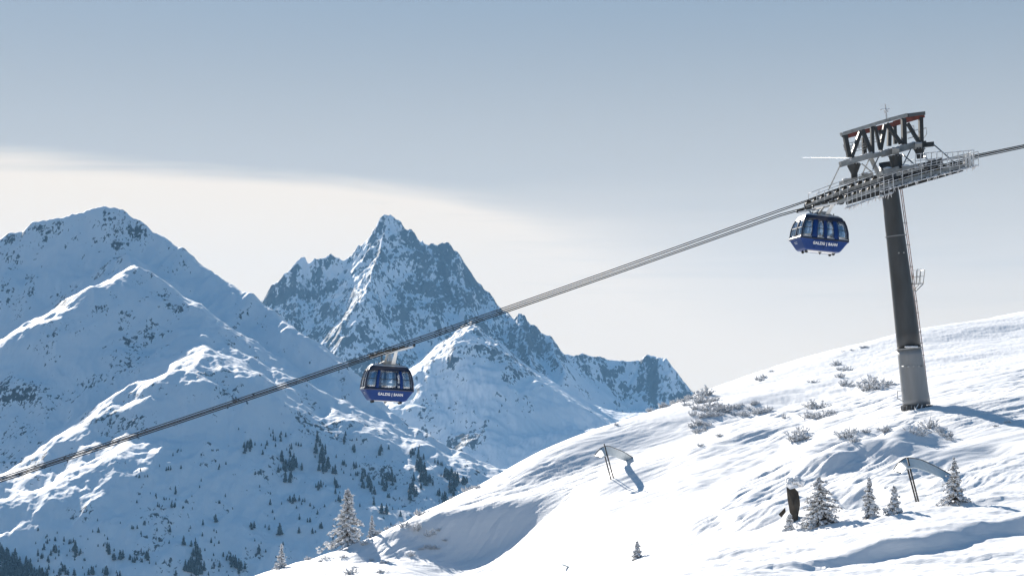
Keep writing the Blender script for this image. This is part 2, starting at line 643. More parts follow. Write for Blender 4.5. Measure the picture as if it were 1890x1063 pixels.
def poly(pix):
    return [hit(px, py, base_z, 40, 330) for px, py in pix]


# hollows (negative) and drifts (positive): line in the photo, height, width
FEATURES = [(poly(p), a, w) for p, a, w in [
    ([(812, 945), (845, 985), (890, 1030), (915, 1130)], -3.3, 6.5),
    ([(780, 962), (745, 1010), (720, 1080)], 1.0, 3.2),
    ([(1165, 835), (1060, 905), (960, 960), (900, 985)], -0.75, 2.6),
    ([(1215, 835), (1110, 912), (1010, 985), (960, 1050)], 0.6, 3.0),
    ([(1560, 765), (1430, 830), (1290, 915), (1170, 985), (1085, 1050)], -0.3, 3.4),
    ([(1600, 790), (1450, 865), (1330, 930), (1230, 990)], 0.45, 2.6),
    ([(1420, 760), (1290, 850), (1180, 930), (1080, 1010)], 0.35, 3.0),
    ([(1890, 815), (1760, 845), (1690, 880)], -0.7, 1.8),
    ([(1700, 800), (1640, 838), (1560, 850), (1490, 880)], 1.15, 2.2),
    ([(1640, 905), (1590, 915), (1540, 925)], -0.9, 2.6),
    ([(1460, 915), (1420, 940), (1330, 965)], 0.55, 2.0),
]]
BANK = poly([(1380, 1062), (1480, 1036), (1600, 1005), (1740, 978), (1890, 950), (2150, 905)])
EU = np.array([-0.75, -0.66])
EU /= np.hypot(*EU)
EV = np.array([-EU[1], EU[0]])


def near_z(X, Y, fine=True):
    z = base_z(X, Y)
    px = 945 + F * X / np.maximum(Y, 1e-3)
    for pts, a, w in FEATURES:
        d, s, t = polydist(X, Y, pts)
        end = sstep(0, 0.18, t) * (1 - sstep(0.82, 1, t))
        z = z + a * np.exp(-(d / w) ** 2) * end
    # cut bank between the two levels of the groomed piste
    d, s, t = polydist(X, Y, BANK)
    z = z - 0.62 * sstep(0.0, 1.3, -s + 0.25 * gnoise(X / 3, Y / 3)) * sstep(0.0, 0.35, t) * (1 - sstep(9, 20, -s))
    # rounded lip of the piste
    edge = np.interp(px, TPX, RY[1])
    u = X * EU[0] + Y * EU[1]
    v = X * EV[0] + Y * EV[1]
    piste = 1 - sstep(edge - 4, edge + 2, Y)
    open_ = 1 - piste
    wu = u + 2.0 * gnoise(X / 14, Y / 14)
    wv = v + 1.1 * fbm(X / 11, Y / 11, 2)
    big = fbm(wu / 34, wv / 6.5, 3, 0.5, 3.1)
    z = z + open_ * 0.11 * big * (1 + 1.4 * sstep(1300, 1500, px)) * (1 - 0.5 * sstep(160, 220, Y))
    fold = 1.25 * gnoise(u / 75 + 3.3, wv / 15.0) + 0.45 * gnoise(u / 45 + 8.1, wv / 6.0)
    z = z + open_ * 0.9 * fold * sstep(edge + 4, edge + 24, Y) * (1 - 0.6 * sstep(1350, 1600, px)) * sstep(880, 1000, px)
    rough = sstep(-0.25, 0.5, fbm(X / 22, Y / 22, 3, 0.5, 7.7) + 0.35 * sstep(1250, 1600, px) - 0.12)
    r1 = ridged(wu / 7.0, wv / 1.5, 3, 0.55, 1.7) - 1.0
    z = z + open_ * 0.095 * rough * r1 * (1 - 0.6 * sstep(155, 200, Y)) * (0.4 + 0.6 * sstep(1250, 1400, px))
    lump = fbm(X / 3.2, Y / 3.2, 3, 0.5, 4.4)
    shrubby = sstep(1200, 1330, px) * (1 - sstep(1650, 1800, px)) + (1 - sstep(780, 860, px))
    z = z + open_ * shrubby * 0.12 * lump * (1 - 0.6 * sstep(165, 210, Y))
    if fine:
        z = z + open_ * rough * 0.042 * (1 - 0.5 * sstep(160, 220, Y)) * (ridged(wu / 1.9, wv / 0.42, 2, 0.5, 5.5) - 0.8)
        z = z + open_ * 0.035 * fbm(wu / 2.4, wv / 0.55, 2, 0.5, 2.2)
    # tracks pressed along the piste
    tr = 0.09 * gnoise(X / 14, (Y + 0.32 * X) / 0.7) + 0.16 * fbm(X / 4.5, (Y + 0.32 * X) / 1.3, 4, 0.55, 8.8) + 0.04 * np.abs(gnoise(X / 30 + 2, (Y + 0.2 * X) / 1.1))
    z = z + piste * tr
    z = z + 0.10 * np.exp(-((Y - edge) / 1.6) ** 2) * gnoise(X / 1.1, Y / 1.5) * sstep(950, 1050, px)
    return z


# depth rows chosen so that they are about evenly spread over the picture
cols = np.concatenate([np.linspace(-260, 440, 70, endpoint=False), np.linspace(440, 1960, 900, endpoint=False), np.linspace(1960, 2350, 50)])
rows = np.concatenate([np.linspace(6, 60, 30, endpoint=False), np.linspace(60, 112, 230, endpoint=False),
                       np.linspace(112, 175, 330, endpoint=False), np.linspace(175, 290, 220, endpoint=False), np.linspace(290, 900, 60)])
PXg, Yg = np.meshgrid(cols, rows)
Xg = (PXg - 945) / F * Yg
Zg = near_z(Xg, Yg)
slope = link('snow_slope', grid_mesh('snow_slope', np.stack([Xg, Yg, Zg], -1)), M['snow'])
tag(slope, 'sunlit wind blown snow slope with drifts', kind='structure')


def ground(px, py, fallback=None):
    """point of the near slope seen at (px, py); above the skyline: the crest below it"""
    p = hit(px, py, lambda a, b: near_z(a, b, False), 60, 330, 1400)
    p[2] = float(near_z(np.array([p[0]]), np.array([p[1]]), True)[0])
    return p


# ------------------------------------------------------------------ far mountains
def ridge_h(X, Y, ridges, smooth):
    """terrain as the upper hull of ridge lines with flanks falling away from them"""
    H = np.full(X.shape, -1e4)
    for pts, k1, k2, D0, w in ridges:
        Hr = np.full(X.shape, -1e4)
        for a, b in zip(pts[:-1], pts[1:]):
            ex, ey = b[0] - a[0], b[1] - a[1]
            L2 = ex * ex + ey * ey
            t = np.clip(((X - a[0]) * ex + (Y - a[1]) * ey) / L2, 0, 1)
            d = np.hypot(X - a[0] - t * ex, Y - a[1] - t * ey)
            d = np.sqrt(d * d + w * w) - w
            h = a[2] + t * (b[2] - a[2]) - (k2 * d + (k1 - k2) * D0 * (1 - np.exp(-d / D0)))
            Hr = np.maximum(Hr, h)
        H = np.maximum(H, Hr) + smooth * np.exp(-np.abs(H - Hr) / smooth) * 0.3
    return H


def R(pix, k1=0.7, k2=0.6, D0=300, w=20):
    return ([P(*p) for p in pix], k1, k2, D0, w)


LEFT = [
    R([(-700, 700, 4450), (-450, 620, 4420), (-250, 530, 4400), (-120, 476, 4370), (0, 440, 4340), (18, 428, 4340), (45, 426, 4345), (62, 412, 4350), (130, 398, 4370), (165, 387, 4395), (200, 381, 4400),
       (228, 390, 4390), (265, 411, 4380), (330, 450, 4330), (400, 500, 4260), (440, 540, 4210), (490, 584, 4150), (560, 622, 4060),
       (620, 668, 3970), (700, 742, 3880), (760, 785, 3820), (850, 838, 3740), (925, 882, 3670), (1000, 930, 3600), (1080, 1000, 3520)], 1.0, 0.62, 400, 14),
    R([(236, 470, 4200), (238, 496, 3980), (310, 560, 3920), (360, 605, 3870), (420, 650, 3800), (470, 680, 3750)], 0.74, 0.60, 200, 9),
    R([(420, 650, 3800), (520, 705, 3700), (640, 760, 3600), (760, 828, 3540), (860, 895, 3480), (960, 960, 3400)], 0.42, 0.43, 200, 9),
    R([(238, 496, 3980), (205, 525, 3940), (170, 570, 3890), (140, 620, 3840), (100, 685, 3790), (40, 780, 3710), (-40, 880, 3630)], 0.80, 0.70, 200, 48),
    R([(335, 586, 3890), (362, 618, 3760), (388, 655, 3600), (335, 690, 3500), (270, 732, 3430), (200, 782, 3370), (120, 828, 3320), (40, 866, 3280), (-60, 915, 3230)], 0.80, 0.70, 200, 75),
    R([(420, 770, 3460), (345, 800, 3330), (280, 822, 3260), (220, 848, 3210), (130, 892, 3150), (60, 922, 3110), (0, 946, 3080), (-90, 985, 3030)], 0.78, 0.68, 200, 85),
    R([(260, 885, 3150), (175, 912, 3090), (120, 945, 3040), (30, 985, 2980), (-60, 1030, 2920)], 0.72, 0.64, 200, 60),
]


def left_h(X, Y):
    wx = X + 26 * fbm(X / 260, Y / 260, 3, 0.5, 1.3)
    wy = Y + 26 * fbm(X / 260, Y / 260, 3, 0.5, 6.1)
    h = ridge_h(wx, wy, LEFT, 26)
    h = np.maximum(h, -420 + 0 * h)
    h = h + 9 * fbm(X / 190, Y / 190, 4, 0.5, 2.0)
    rb = ridged(X / 75 + 0.4 * gnoise(X / 200, Y / 200), Y / 210, 3, 0.5, 4.0)
    h = h + 6.0 * (rb - 1.1)
    h = h + 1.1 * fbm(X / 16, Y / 22, 3, 0.55, 9.0)
    return h


PEAK = [
    R([(360, 600, 7450), (330, 462, 7450), (262, 421, 7450), (200, 402, 7500), (110, 418, 7500), (0, 462, 7550), (-200, 520, 7600), (-420, 580, 7700)], 1.35, 0.9, 300, 8),  # unseen ridge behind the mountainside, added to cast shade on the valley bowl
    R([(400, 760, 7500), (440, 690, 7600), (470, 620, 7700), (490, 580, 7750), (503, 535, 7800), (530, 500, 7850), (560, 480, 7900), (580, 483, 7920), (610, 479, 7950),
       (640, 476, 7980), (655, 473, 8000), (668, 450, 8000), (690, 425, 8000), (705, 406, 8000), (722, 396, 8000), (740, 408, 8000),
       (760, 430, 8000), (776, 452, 8020), (790, 457, 8050), (828, 452, 8080), (834, 480, 8080), (850, 512, 8050), (880, 547, 8000),
       (905, 574, 8000), (930, 586, 7950), (960, 583, 7900), (985, 598, 7850), (1010, 622, 7850), (1035, 650, 7900), (1080, 656, 8000),
       (1130, 662, 8050), (1180, 666, 8050), (1194, 657, 8020), (1222, 655, 8000), (1238, 674, 7950), (1260, 706, 7900), (1280, 726, 7850), (1340, 790, 7700), (1420, 840, 7500)],
      1.5, 0.62, 330, 3),
    R([(722, 396, 8000), (706, 440, 7880), (690, 500, 7650), (672, 550, 7340), (655, 598, 7280), (640, 660, 7130), (620, 740, 6930), (600, 820, 6750)], 1.25, 0.7, 220, 4),
    R([(760, 430, 8000), (775, 500, 7820), (790, 560, 7680), (800, 630, 7450), (790, 700, 7150)], 1.25, 0.7, 200, 4),
    R([(834, 480, 8080), (850, 545, 7850), (868, 600, 7600)], 1.25, 0.7, 200, 4),
    R([(560, 480, 7900), (548, 540, 7740), (540, 610, 7550), (560, 700, 7200)], 1.25, 0.7, 200, 4),
    R([(610, 479, 7950), (620, 540, 7780), (612, 600, 7600)], 1.25, 0.7, 200, 4),
    R([(960, 583, 7900), (975, 640, 7650), (985, 690, 7400)], 1.2, 0.66, 200, 4),
    R([(1010, 622, 7850), (1040, 690, 7500)], 1.2, 0.66, 200, 4),
    R([(868, 600, 7000), (869, 614, 6420), (905, 655, 6390), (950, 705, 6340), (1000, 755, 6270), (1050, 795, 6200), (1095, 830, 6130)], 0.78, 0.6, 250, 12),
    R([(869, 614, 6420), (835, 645, 6500), (800, 690, 6590), (760, 740, 6640), (735, 790, 6650), (700, 850, 6600)], 0.78, 0.6, 250, 12),
    R([(780, 905, 5750), (860, 880, 5770), (900, 862, 5800), (960, 824, 5850), (1010, 800, 5900), (1050, 795, 5950), (1110, 792, 6000), (1180, 795, 6050)], 0.62, 0.56, 200, 25),
    R([(875, 660, 6330), (890, 720, 6150), (900, 770, 6000), (905, 820, 5850)], 0.66, 0.52, 250, 30),
]


def peak_h(X, Y):
    wx = X + 9 * fbm(X / 150, Y / 150, 4, 0.5, 3.3)
    wy = Y + 45 * fbm(X / 240, Y / 240, 4, 0.5, 8.1)
    h = ridge_h(wx, wy, PEAK, 24)
    fl = -160 + 0.16 * (np.minimum(Y, 7000) - 5300)
    h = np.maximum(h, fl) + 18 * np.exp(-np.abs(h - fl) / 18)
    up = sstep(120, 420, h - fl)
    rb = ridged(X / 120 + 0.6 * gnoise(X / 300, Y / 300), Y / 300, 4, 0.55, 5.0)
    h = h + (5 + 15 * up) * (rb - 1.15)
    h = h + (2 + 5 * up) * fbm(X / 45, Y / 60, 4, 0.6, 7.0)
    return h


def steepness(X, Y, Z):
    gy_r, gy_c = np.gradient(Z)
    yr, yc = np.gradient(Y)
    xr, xc = np.gradient(X)
    det = xr * yc - xc * yr
    zx = (gy_r * yc - gy_c * yr) / det
    zy = (xr * gy_c - xc * gy_r) / det
    return np.hypot(zx, zy), zx, zy


cols = np.concatenate([np.linspace(-760, -20, 120, endpoint=False), np.linspace(-20, 1000, 520, endpoint=False), np.linspace(1000, 1150, 40)])
rows = np.concatenate([np.linspace(2300, 2850, 60, endpoint=False), np.linspace(2850, 4450, 520, endpoint=False), np.linspace(4450, 5400, 50)])
PXg, Yg = np.meshgrid(cols, rows)
Xg = (PXg - 945) / F * Yg
Zg = left_h(Xg, Yg)
st, zx, zy = steepness(Xg, Yg, Zg)
# outcrops: where the photo shows bands of rock (photo px, py, radius in px, weight)
def pixels(X, Y, Z):
    fwd = Y * CP + Z * SP
    return 945 + F * X / fwd, 531.5 - F * (-Y * SP + Z * CP) / fwd


QX, QY = pixels(Xg, Yg, Zg)
OUT = [(20, 430, 22, .20), (62, 416, 16, .16), (70, 462, 14, .12), (60, 535, 60, .13), (10, 480, 40, .06), (185, 470, 60, .05), (245, 425, 16, .12), (215, 455, 18, .10), (240, 445, 10, .06),
       (260, 610, 50, .12), (230, 640, 50, .12), (300, 545, 20, .16), (330, 570, 16, .14), (180, 570, 14, .12), (215, 690, 60, .14),
       (245, 775, 55, .22), (215, 790, 40, .18), (10, 720, 50, .24), (70, 725, 40, .16), (20, 850, 50, .20), (50, 790, 60, .12), (150, 800, 40, .05),
       (445, 585, 14, .18), (480, 600, 12, .12), (100, 560, 70, .08), (160, 430, 40, .04), (330, 500, 40, .05), (400, 700, 60, .06), (520, 720, 40, .06),
       (630, 790, 60, .09), (570, 770, 60, .09), (720, 830, 60, .09), (480, 800, 60, .05), (860, 880, 40, .10), (410, 650, 40, .06),
       (300, 920, 60, .06), (320, 990, 50, .08), (470, 960, 60, .05), (600, 930, 120, .06), (760, 900, 80, .09), (280, 1030, 70, .12), (470, 1030, 50, .08)]
rock = 0.365 + 0.10 * (st - 0.6)
for ox, oy, rr, wgt in OUT:
    rock = rock + 0.55 * wgt * np.exp(-((QX - ox) ** 2 + ((QY - oy) * 1.3) ** 2) / (rr * rr))
rock = rock + 0.07 * fbm(Xg / 110, Yg / 110, 4, 0.55, 12.0)
me = grid_mesh('mountainside', np.stack([Xg, Yg, Zg], -1), {'rock': rock})
mt = link('mountainside', me, M['alp'])
tag(mt, 'snow covered mountainside in blue shade with sunlit spurs', kind='structure')

cols = np.concatenate([np.linspace(-450, 430, 70, endpoint=False), np.linspace(430, 1320, 560, endpoint=False), np.linspace(1320, 1600, 40)])
rows = np.concatenate([np.linspace(4900, 5600, 50, endpoint=False), np.linspace(5600, 8150, 500, endpoint=False), np.linspace(8150, 9400, 50)])
PXg, Yg = np.meshgrid(cols, rows)
Xg = (PXg - 945) / F * Yg
Zg = peak_h(Xg, Yg)
st, zx, zy = steepness(Xg, Yg, Zg)
QX, QY = pixels(Xg, Yg, Zg)
rbk = ridged(Xg / 120 + 0.6 * gnoise(Xg / 300, Yg / 300), Yg / 300, 4, 0.55, 5.0) - 1.15
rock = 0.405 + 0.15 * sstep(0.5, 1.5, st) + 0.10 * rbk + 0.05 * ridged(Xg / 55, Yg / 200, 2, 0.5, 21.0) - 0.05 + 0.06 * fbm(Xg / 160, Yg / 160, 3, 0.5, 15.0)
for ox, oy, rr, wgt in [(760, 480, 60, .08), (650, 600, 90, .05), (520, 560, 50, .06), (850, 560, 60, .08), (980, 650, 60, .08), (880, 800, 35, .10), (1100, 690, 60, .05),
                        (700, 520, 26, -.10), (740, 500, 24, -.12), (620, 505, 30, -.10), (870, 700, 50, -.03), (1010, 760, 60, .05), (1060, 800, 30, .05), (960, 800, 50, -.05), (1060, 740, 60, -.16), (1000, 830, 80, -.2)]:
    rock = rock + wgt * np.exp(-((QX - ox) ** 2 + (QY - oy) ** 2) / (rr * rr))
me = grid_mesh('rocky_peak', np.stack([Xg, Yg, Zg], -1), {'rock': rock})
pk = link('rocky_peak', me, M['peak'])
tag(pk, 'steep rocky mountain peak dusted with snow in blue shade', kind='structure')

# valley floor carrying on to the horizon under and around the mountains
gx = np.linspace(-8800, 8800, 60)
gy = np.linspace(-380, 10800, 60)
GX, GY = np.meshgrid(gx, gy)
GZ = -455 + 12 * fbm(GX / 3000, GY / 3000, 3)
vf = link('valley_ground', grid_mesh('valley_ground', np.stack([GX, GY, GZ], -1)), M['valley'])
tag(vf, 'snow covered valley floor far below', kind='structure')

# ------------------------------------------------------------------ lift line
PSI = math.radians(12.0)                     # bearing of the line against the picture plane
LU = Vector((math.cos(PSI), math.sin(PSI), 0))
LV = Vector((-math.sin(PSI), math.cos(PSI), 0))
BASE = P(1691, 756, 150.0)
T0 = Vector((BASE[0], BASE[1], 0))


def L(px, py, v=0.0):
    """point seen at (px, py) on the upright plane that runs along the line, v metres behind the tower's axis"""
    d = Vector(P(px, py, 1.0))
    t = (T0.dot(LV) + v) / d.dot(LV)
    return d * t


def Z1(zx, zy, v=0.0):
    return L(1440 + zx * 0.28231, 180 + zy * 0.28231, v)


# ropes: seen points along each rope, from the valley on the left to the right edge and beyond
def rope_curve(y0, y640, y1440, tower, v):
    c = np.polyfit([0, 640, 1440], [y0, y640, y1440], 2)
    pts = [(x, float(np.polyval(c, x))) for x in [-240, -120, 0, 90, 180, 260, 340, 420, 500, 560, 610, 650, 680, 713, 746, 780, 820, 880, 950, 1040, 1130, 1220, 1310, 1380, 1440]]
    return [L(x, y, v) for x, y in pts + tower]


ROPES = {}
TOWER_FAR = [(1490, 369.5), (1530, 354), (1570, 339.5), (1610, 326), (1650, 314), (1690, 304), (1730, 296), (1770, 290), (1800, 286), (1845, 277), (1890, 267.5), (1960, 253), (2060, 233)]
TOWER_NEAR = [(1480, 385), (1520, 371.5), (1560, 357), (1600, 343.5), (1640, 331), (1680, 319.5), (1720, 309), (1760, 299), (1800, 289.5), (1845, 280), (1890, 270.5), (1960, 256), (2060, 236)]
for nm, ys, tw, v, lab in [
        ('far_a', (881, 668, 386.5), TOWER_FAR, 6.6, 'dark steel lift rope, the uppermost of the four strands'),
        ('far_b', (884, 671.5, 390), [(x, y + 2.2) for x, y in TOWER_FAR], 3.4, 'dark steel lift rope, second strand from the top'),
        ('near_a', (886.3, 674, 395.6), TOWER_NEAR, -3.4, 'dark steel lift rope, third strand from the top'),
        ('near_b', (889.3, 677, 399), [(x, y + 2.6) for x, y in TOWER_NEAR], -6.6, 'dark steel lift rope, the lowest of the four strands')]:
    pts = rope_curve(*ys, tw, v)
    ROPES[nm] = pts
    o = MB().tube(pts, 0.034, 7).build('lift_rope', M['rope'], smooth=True)
    tag(o, lab, 'rope', 'ropes of the lift line')


def rope_at(nm, px):
    """rope point nearest to a bearing, and its direction"""
    pts = ROPES[nm]
    for a, b in zip(pts[:-1], pts[1:]):
        xa, xb = proj(a)[0], proj(b)[0]
        if xa <= px <= xb:
            t = (px - xa) / (xb - xa)
            return a + (b - a) * t, (b - a).normalized()
    return pts[-1], LU


# ------------------------------------------------------------------ tower
TW = empty('lift_tower', (BASE[0], BASE[1], 0))
TW.location = (0, 0, 0)
tag(TW, 'tall leaning steel lift tower with truss head and sheave walkways', 'lift tower')
gz = ground(1691, 757)[2]


def cyl(pa, pb, ra, rb, n=40, rings=10):
    pa, pb = Vector(pa), Vector(pb)
    mb = MB()
    mb.tube([pa.lerp(pb, i / rings) for i in range(rings + 1)], [ra + (rb - ra) * i / rings for i in range(rings + 1)], n)
    return mb


foot = L(1692, 752, 0)
foot.z = min(foot.z, gz + 0.25)
mid = L(1678, 643)
top = L(1636.5, 300)
cyl(foot + Vector((0, 0, -0.9)), foot + Vector((-0.005, 0, 0.16)), 1.09, 1.06, 40, 3).build('footing', M['concrete'], TW, True)
lt = cyl(foot + Vector((0, 0, 0.14)), mid, 1.02, 0.875, 48, 8).build('lower_trunk', M['light_steel'], TW, True)
ut = cyl(mid, top, 0.862, 0.575, 48, 12).build('upper_trunk', M['dark_steel'], TW, True)


def flange(c, axis, r, h, name, mat):
    c = Vector(c)
    o = MB().tube([c - axis * h / 2, c + axis * h / 2], [r, r], 40).build(name, mat, TW, False)
    return o


axis_t = (top - mid).normalized()
flange(mid, axis_t, 0.99, 0.09, 'flange', M['galv'])
flange(L(1653, 436), axis_t, 0.775, 0.07, 'flange', M['light_steel'])
# snow lying on the middle flange
mb = MB()
for k in range(11):
    a = math.pi * (1.36 + 0.28 * k / 10)
    mb.blob(mid + Vector((0.93 * math.cos(a), 0.93 * math.sin(a), 0.07)), 0.10, k, 0.7)
mb.build('snow_ledge', M['rime'], TW, True)
# bolts and a lifting eye
side = Vector((0, -1, 0))
for k, (bx, by) in enumerate([(1668, 676), (1677, 676), (1686, 676), (1696, 675.5), (1704, 675), (1659, 467), (1668, 466.5)]):
    c = L(bx, by, -0.93 if by > 600 else -0.71)
    MB().tube([c + LV * 0.25, c - LV * 0.04], 0.055, 8).build('bolt', M['galv'], TW)
mb = MB()
c = L(1660.5, 727, -0.3)
mb.tube([c + LU * 0.3 + Vector((0, 0, 0.25)), c + Vector((-0.15, 0, 0.22)), c + Vector((-0.18, 0, -0.3)), c + LU * 0.3 + Vector((0, 0, -0.55))], 0.035, 6)
mb.build('earthing_bracket', M['galv'], TW)
# anchor bolts standing round the footing
for k in range(28):
    a = math.pi * (0.98 + 1.04 * k / 27)
    c = foot + Vector((1.12 * math.cos(a), 1.12 * math.sin(a), -0.2))
    MB().tube([c, c + Vector((0, 0, 0.34 + 0.07 * math.sin(k * 3.1)))], 0.035, 5).build('anchor_bolt', M['concrete'] if k % 3 else M['light_steel'], TW)
mb = MB()
for k, (a, b) in enumerate([((1684, 765), (1695, 746)), ((1690, 765), (1688, 750)), ((1696, 764), (1702, 747)), ((1703, 762), (1709, 751)), ((1688, 752), (1697, 763))]):
    mb.tube([L(a[0], a[1], -1.9), L(b[0], b[1], -1.25)], 0.028, 5)
mb.build('rimed_reinforcement', M['rime'], TW)

# ladder up the right side, with a rest platform
la = [L(1664.5, 347, -0.1), L(1681, 470, -0.1), L(1700, 620, -0.1), L(1717.5, 757, -0.1)]
lb = [p + LV * 0.42 + LU * 0.05 for p in la]
lad = MB().tube(la, 0.034, 6).build('ladder_rail', M['rust'], TW)
MB().tube(lb, 0.034, 6).build('ladder_rail', M['rust'], TW)
mb = MB()
tot = [(la[i], la[i + 1], lb[i], lb[i + 1]) for i in range(3)]
for a, b, c, d in tot:
    n = int((b - a).length / 0.36)
    for k in range(n):
        t = (k + 0.5) / n
        mb.tube([a.lerp(b, t), c.lerp(d, t)], 0.017, 5)
rg = mb.build('ladder_rungs', M['rust'], TW)
tag(rg, kind='stuff')
for py in (412, 452, 492, 536, 556, 577, 612, 633, 655, 676, 735):
    t_ = (py - 347) / (757 - 347)
    a = L(1664.5 + 53 * t_, py, -0.1)
    mb = MB()
    mb.bar(a - LU * 0.38, a + LU * 0.07, 0.05, 0.05)
    mb.bar(a + LU * 0.07, a + LU * 0.07 + LV * 0.45, 0.04)
    mb.build('ladder_bracket', M['galv'], TW)
pl = MB()
c0, c1 = L(1684, 524, -0.55), L(1704, 523, -0.55)
pl.bar((c0 + c1) / 2 + LV * 0.4 - (c1 - c0) / 2, (c0 + c1) / 2 + LV * 0.4 + (c1 - c0) / 2, 0.85, 0.06)
plo = pl.build('rest_platform', M['galv'], TW)
mb = MB()
for dv in (0, 0.8):
    mb.tube([L(1692, 523, -0.55) + LV * dv, L(1693, 497, -0.55) + LV * dv, L(1707, 498, -0.55) + LV * dv, L(1704, 523, -0.55) + LV * dv], 0.03, 6)
    mb.tube([L(1692.5, 510, -0.55) + LV * dv, L(1705.5, 510, -0.55) + LV * dv], 0.022, 6)
    mb.tube([L(1704, 524, -0.55) + LV * dv, L(1689, 539, -0.55) + LV * dv], 0.035, 6)
    mb.tube([L(1699.5, 498, -0.55) + LV * dv, L(1698.5, 523, -0.55) + LV * dv], 0.022, 6)
mb.tube([L(1707, 498, -0.55), L(1707, 498, -0.55) + LV * 0.8], 0.03, 6)
mb.build('guard_rail', M['galv'], plo)

# head truss -------------------------------------------------------------
VF, VB = -1.5, 1.5


def member(name, a, b, v, w, h, mat, v2=None):
    pa, pb = Z1(*a, v), Z1(*b, v if v2 is None else v2)
    return MB().bar(pa, pb, w, h).build(name, M[mat], TW)


member('top_chord', (395, 243), (700, 150), VF, 0.26, 0.24, 'galv')
member('top_chord', (704, 149), (828, 116), VF, 0.26, 0.26, 'galv')
for a, b, w in [((424, 250), (452, 392), .30), ((526, 225), (466, 392), .26), ((536, 212), (598, 365), .26), ((600, 198), (604, 372), .24), ((622, 195), (650, 330), .20),
                ((686, 178), (655, 345), .26), ((694, 172), (790, 302), .26), ((806, 138), (811, 308), .32)]:
    member('truss_post', a, b, VF, w, w, 'girder')
member('top_chord', (432, 254), (742, 176), VB, 0.26, 0.34, 'red')
member('top_chord', (744, 172), (938, 116), VB, 0.26, 0.40, 'red')
for a, b, w in [((546, 262), (552, 372), .28), ((714, 190), (712, 318), .28), ((918, 130), (922, 300), .30), ((748, 178), (752, 305), .24), ((640, 195), (664, 250), .22), ((832, 170), (908, 296), .24)]:
    member('truss_post', a, b, VB, w, w, 'girder')
for a, b in [((412, 247), (432, 254)), ((828, 118), (938, 104))]:
    MB().bar(Z1(*a, VF), Z1(*b, VB), 0.26, 0.26).build('cross_beam', M['girder'], TW)
MB().bar(Z1(604, 190, VF), Z1(620, 202, VB), 0.24, 0.24).build('cross_beam', M['girder'], TW)
member('bottom_beam', (392, 440), (602, 376), VF, 0.42, 0.40, 'galv')
member('bottom_beam', (600, 388), (668, 368), VF, 0.52, 0.30, 'galv')
member('bottom_beam', (664, 372), (884, 312), VF, 0.42, 0.44, 'galv')
member('bottom_beam', (440, 420), (950, 300), VB, 0.4, 0.36, 'girder')
member('bracket_arm', (880, 318), (1000, 306), VB, 0.4, 0.34, 'girder')
member('bracket_arm', (590, 392), (650, 520), -0.6, 0.24, 0.24, 'galv')
# snow along the beams
mb = MB()
rg_ = random.Random(3)
for (a, b, v, n, r, up) in [((400, 425), (600, 362), VF, 22, .13, 0), ((590, 378), (665, 360), VF, 12, .17, 0), ((668, 352), (880, 295), VF, 24, .13, 0), ((396, 234), (826, 108), VF, 40, .07, 0),
                     ((836, 112), (936, 100), VB, 14, .08, 0), ((440, 244), (740, 165), VB, 20, .06, 0)]:
    for k in range(n):
        t = (k + rg_.random()) / n
        p = Z1(a[0] + (b[0] - a[0]) * t, a[1] + (b[1] - a[1]) * t, v + rg_.uniform(-.1, .1))
        mb.blob(p, r * rg_.uniform(.5, 1.25), rg_.random(), 0.6)
tag(mb.build('snow_cover', M['rime'], TW, True), kind='stuff')
# mast with wind gauge
mb = MB()
mb.tube([Z1(697, 150, 0), Z1(687, 45, 0)], [0.07, 0.045], 7)
mo = mb.build('wind_mast', M['white'], TW)
mb = MB()
mb.tube([Z1(660, 77, 0), Z1(712, 74, 0)], 0.02, 5)
for zx, zy in ((660, 80), (710, 78), (703, 92)):
    mb.blob(Z1(zx, zy, 0), 0.07, zx)
mb.blob(Z1(690, 88, 0), 0.13, 5, 1.2)
mb.build('wind_gauge', M['rime'], mo)
# hangers that carry the two sheave lines
for a, b, v, w0, w1 in [((480, 432), (486, 540), 3.4, 1.0, 0.5), ((752, 378), (765, 470), -3.4, 0.95, 0.85), ((908, 330), (915, 400), -3.0, 0.8, 0.5)]:
    pa, pb = Z1(*a, v), Z1(*b, v)
    d = (pb - pa)
    MB().tube([pa, pa + d * .15, pa + d * .6, pb], [w0 / 2, w0 / 2, w1 / 2, w1 / 2], 16).build('hanger_column', M['girder'], TW, False)
    mbs = MB()
    for k in range(14):
        a_ = 2 * math.pi * k / 14
        mbs.blob(pa + Vector((math.cos(a_), math.sin(a_), 0)) * (w0 / 2 + 0.03) + Vector((0, 0, -0.08)), 0.045, k)
    tag(mbs.build('bolt_ring', M['galv'], TW), kind='stuff')
for v0, v1, zx, zy in [(VF, -3.6, 755, 345), (VB, 3.6, 480, 405), (VF, -3.3, 905, 312)]:
    MB().bar(Z1(zx, zy, v0), Z1(zx, zy + 10, v1), 0.5, 0.42).build('cross_arm', M['galv'], TW)
for a, b, va, vb in [((392, 446), (316, 606), VF, 3.0), ((998, 304), (1190, 470), VB, -4.2), ((862, 322), (800, 450), VF, -4.0), ((580, 410), (536, 505), VF, 2.5), ((645, 385), (605, 470), VF, -2.5),
                     ((800, 372), (870, 432), VF, -4), ((535, 435), (605, 495), VF, 0), ((880, 330), (965, 410), VB, -4), ((905, 300), (965, 412), VB, -4)]:
    MB().tube([Z1(*a, va), Z1(*b, vb)], 0.05, 6).build('stay_rod', M['galv'], TW)
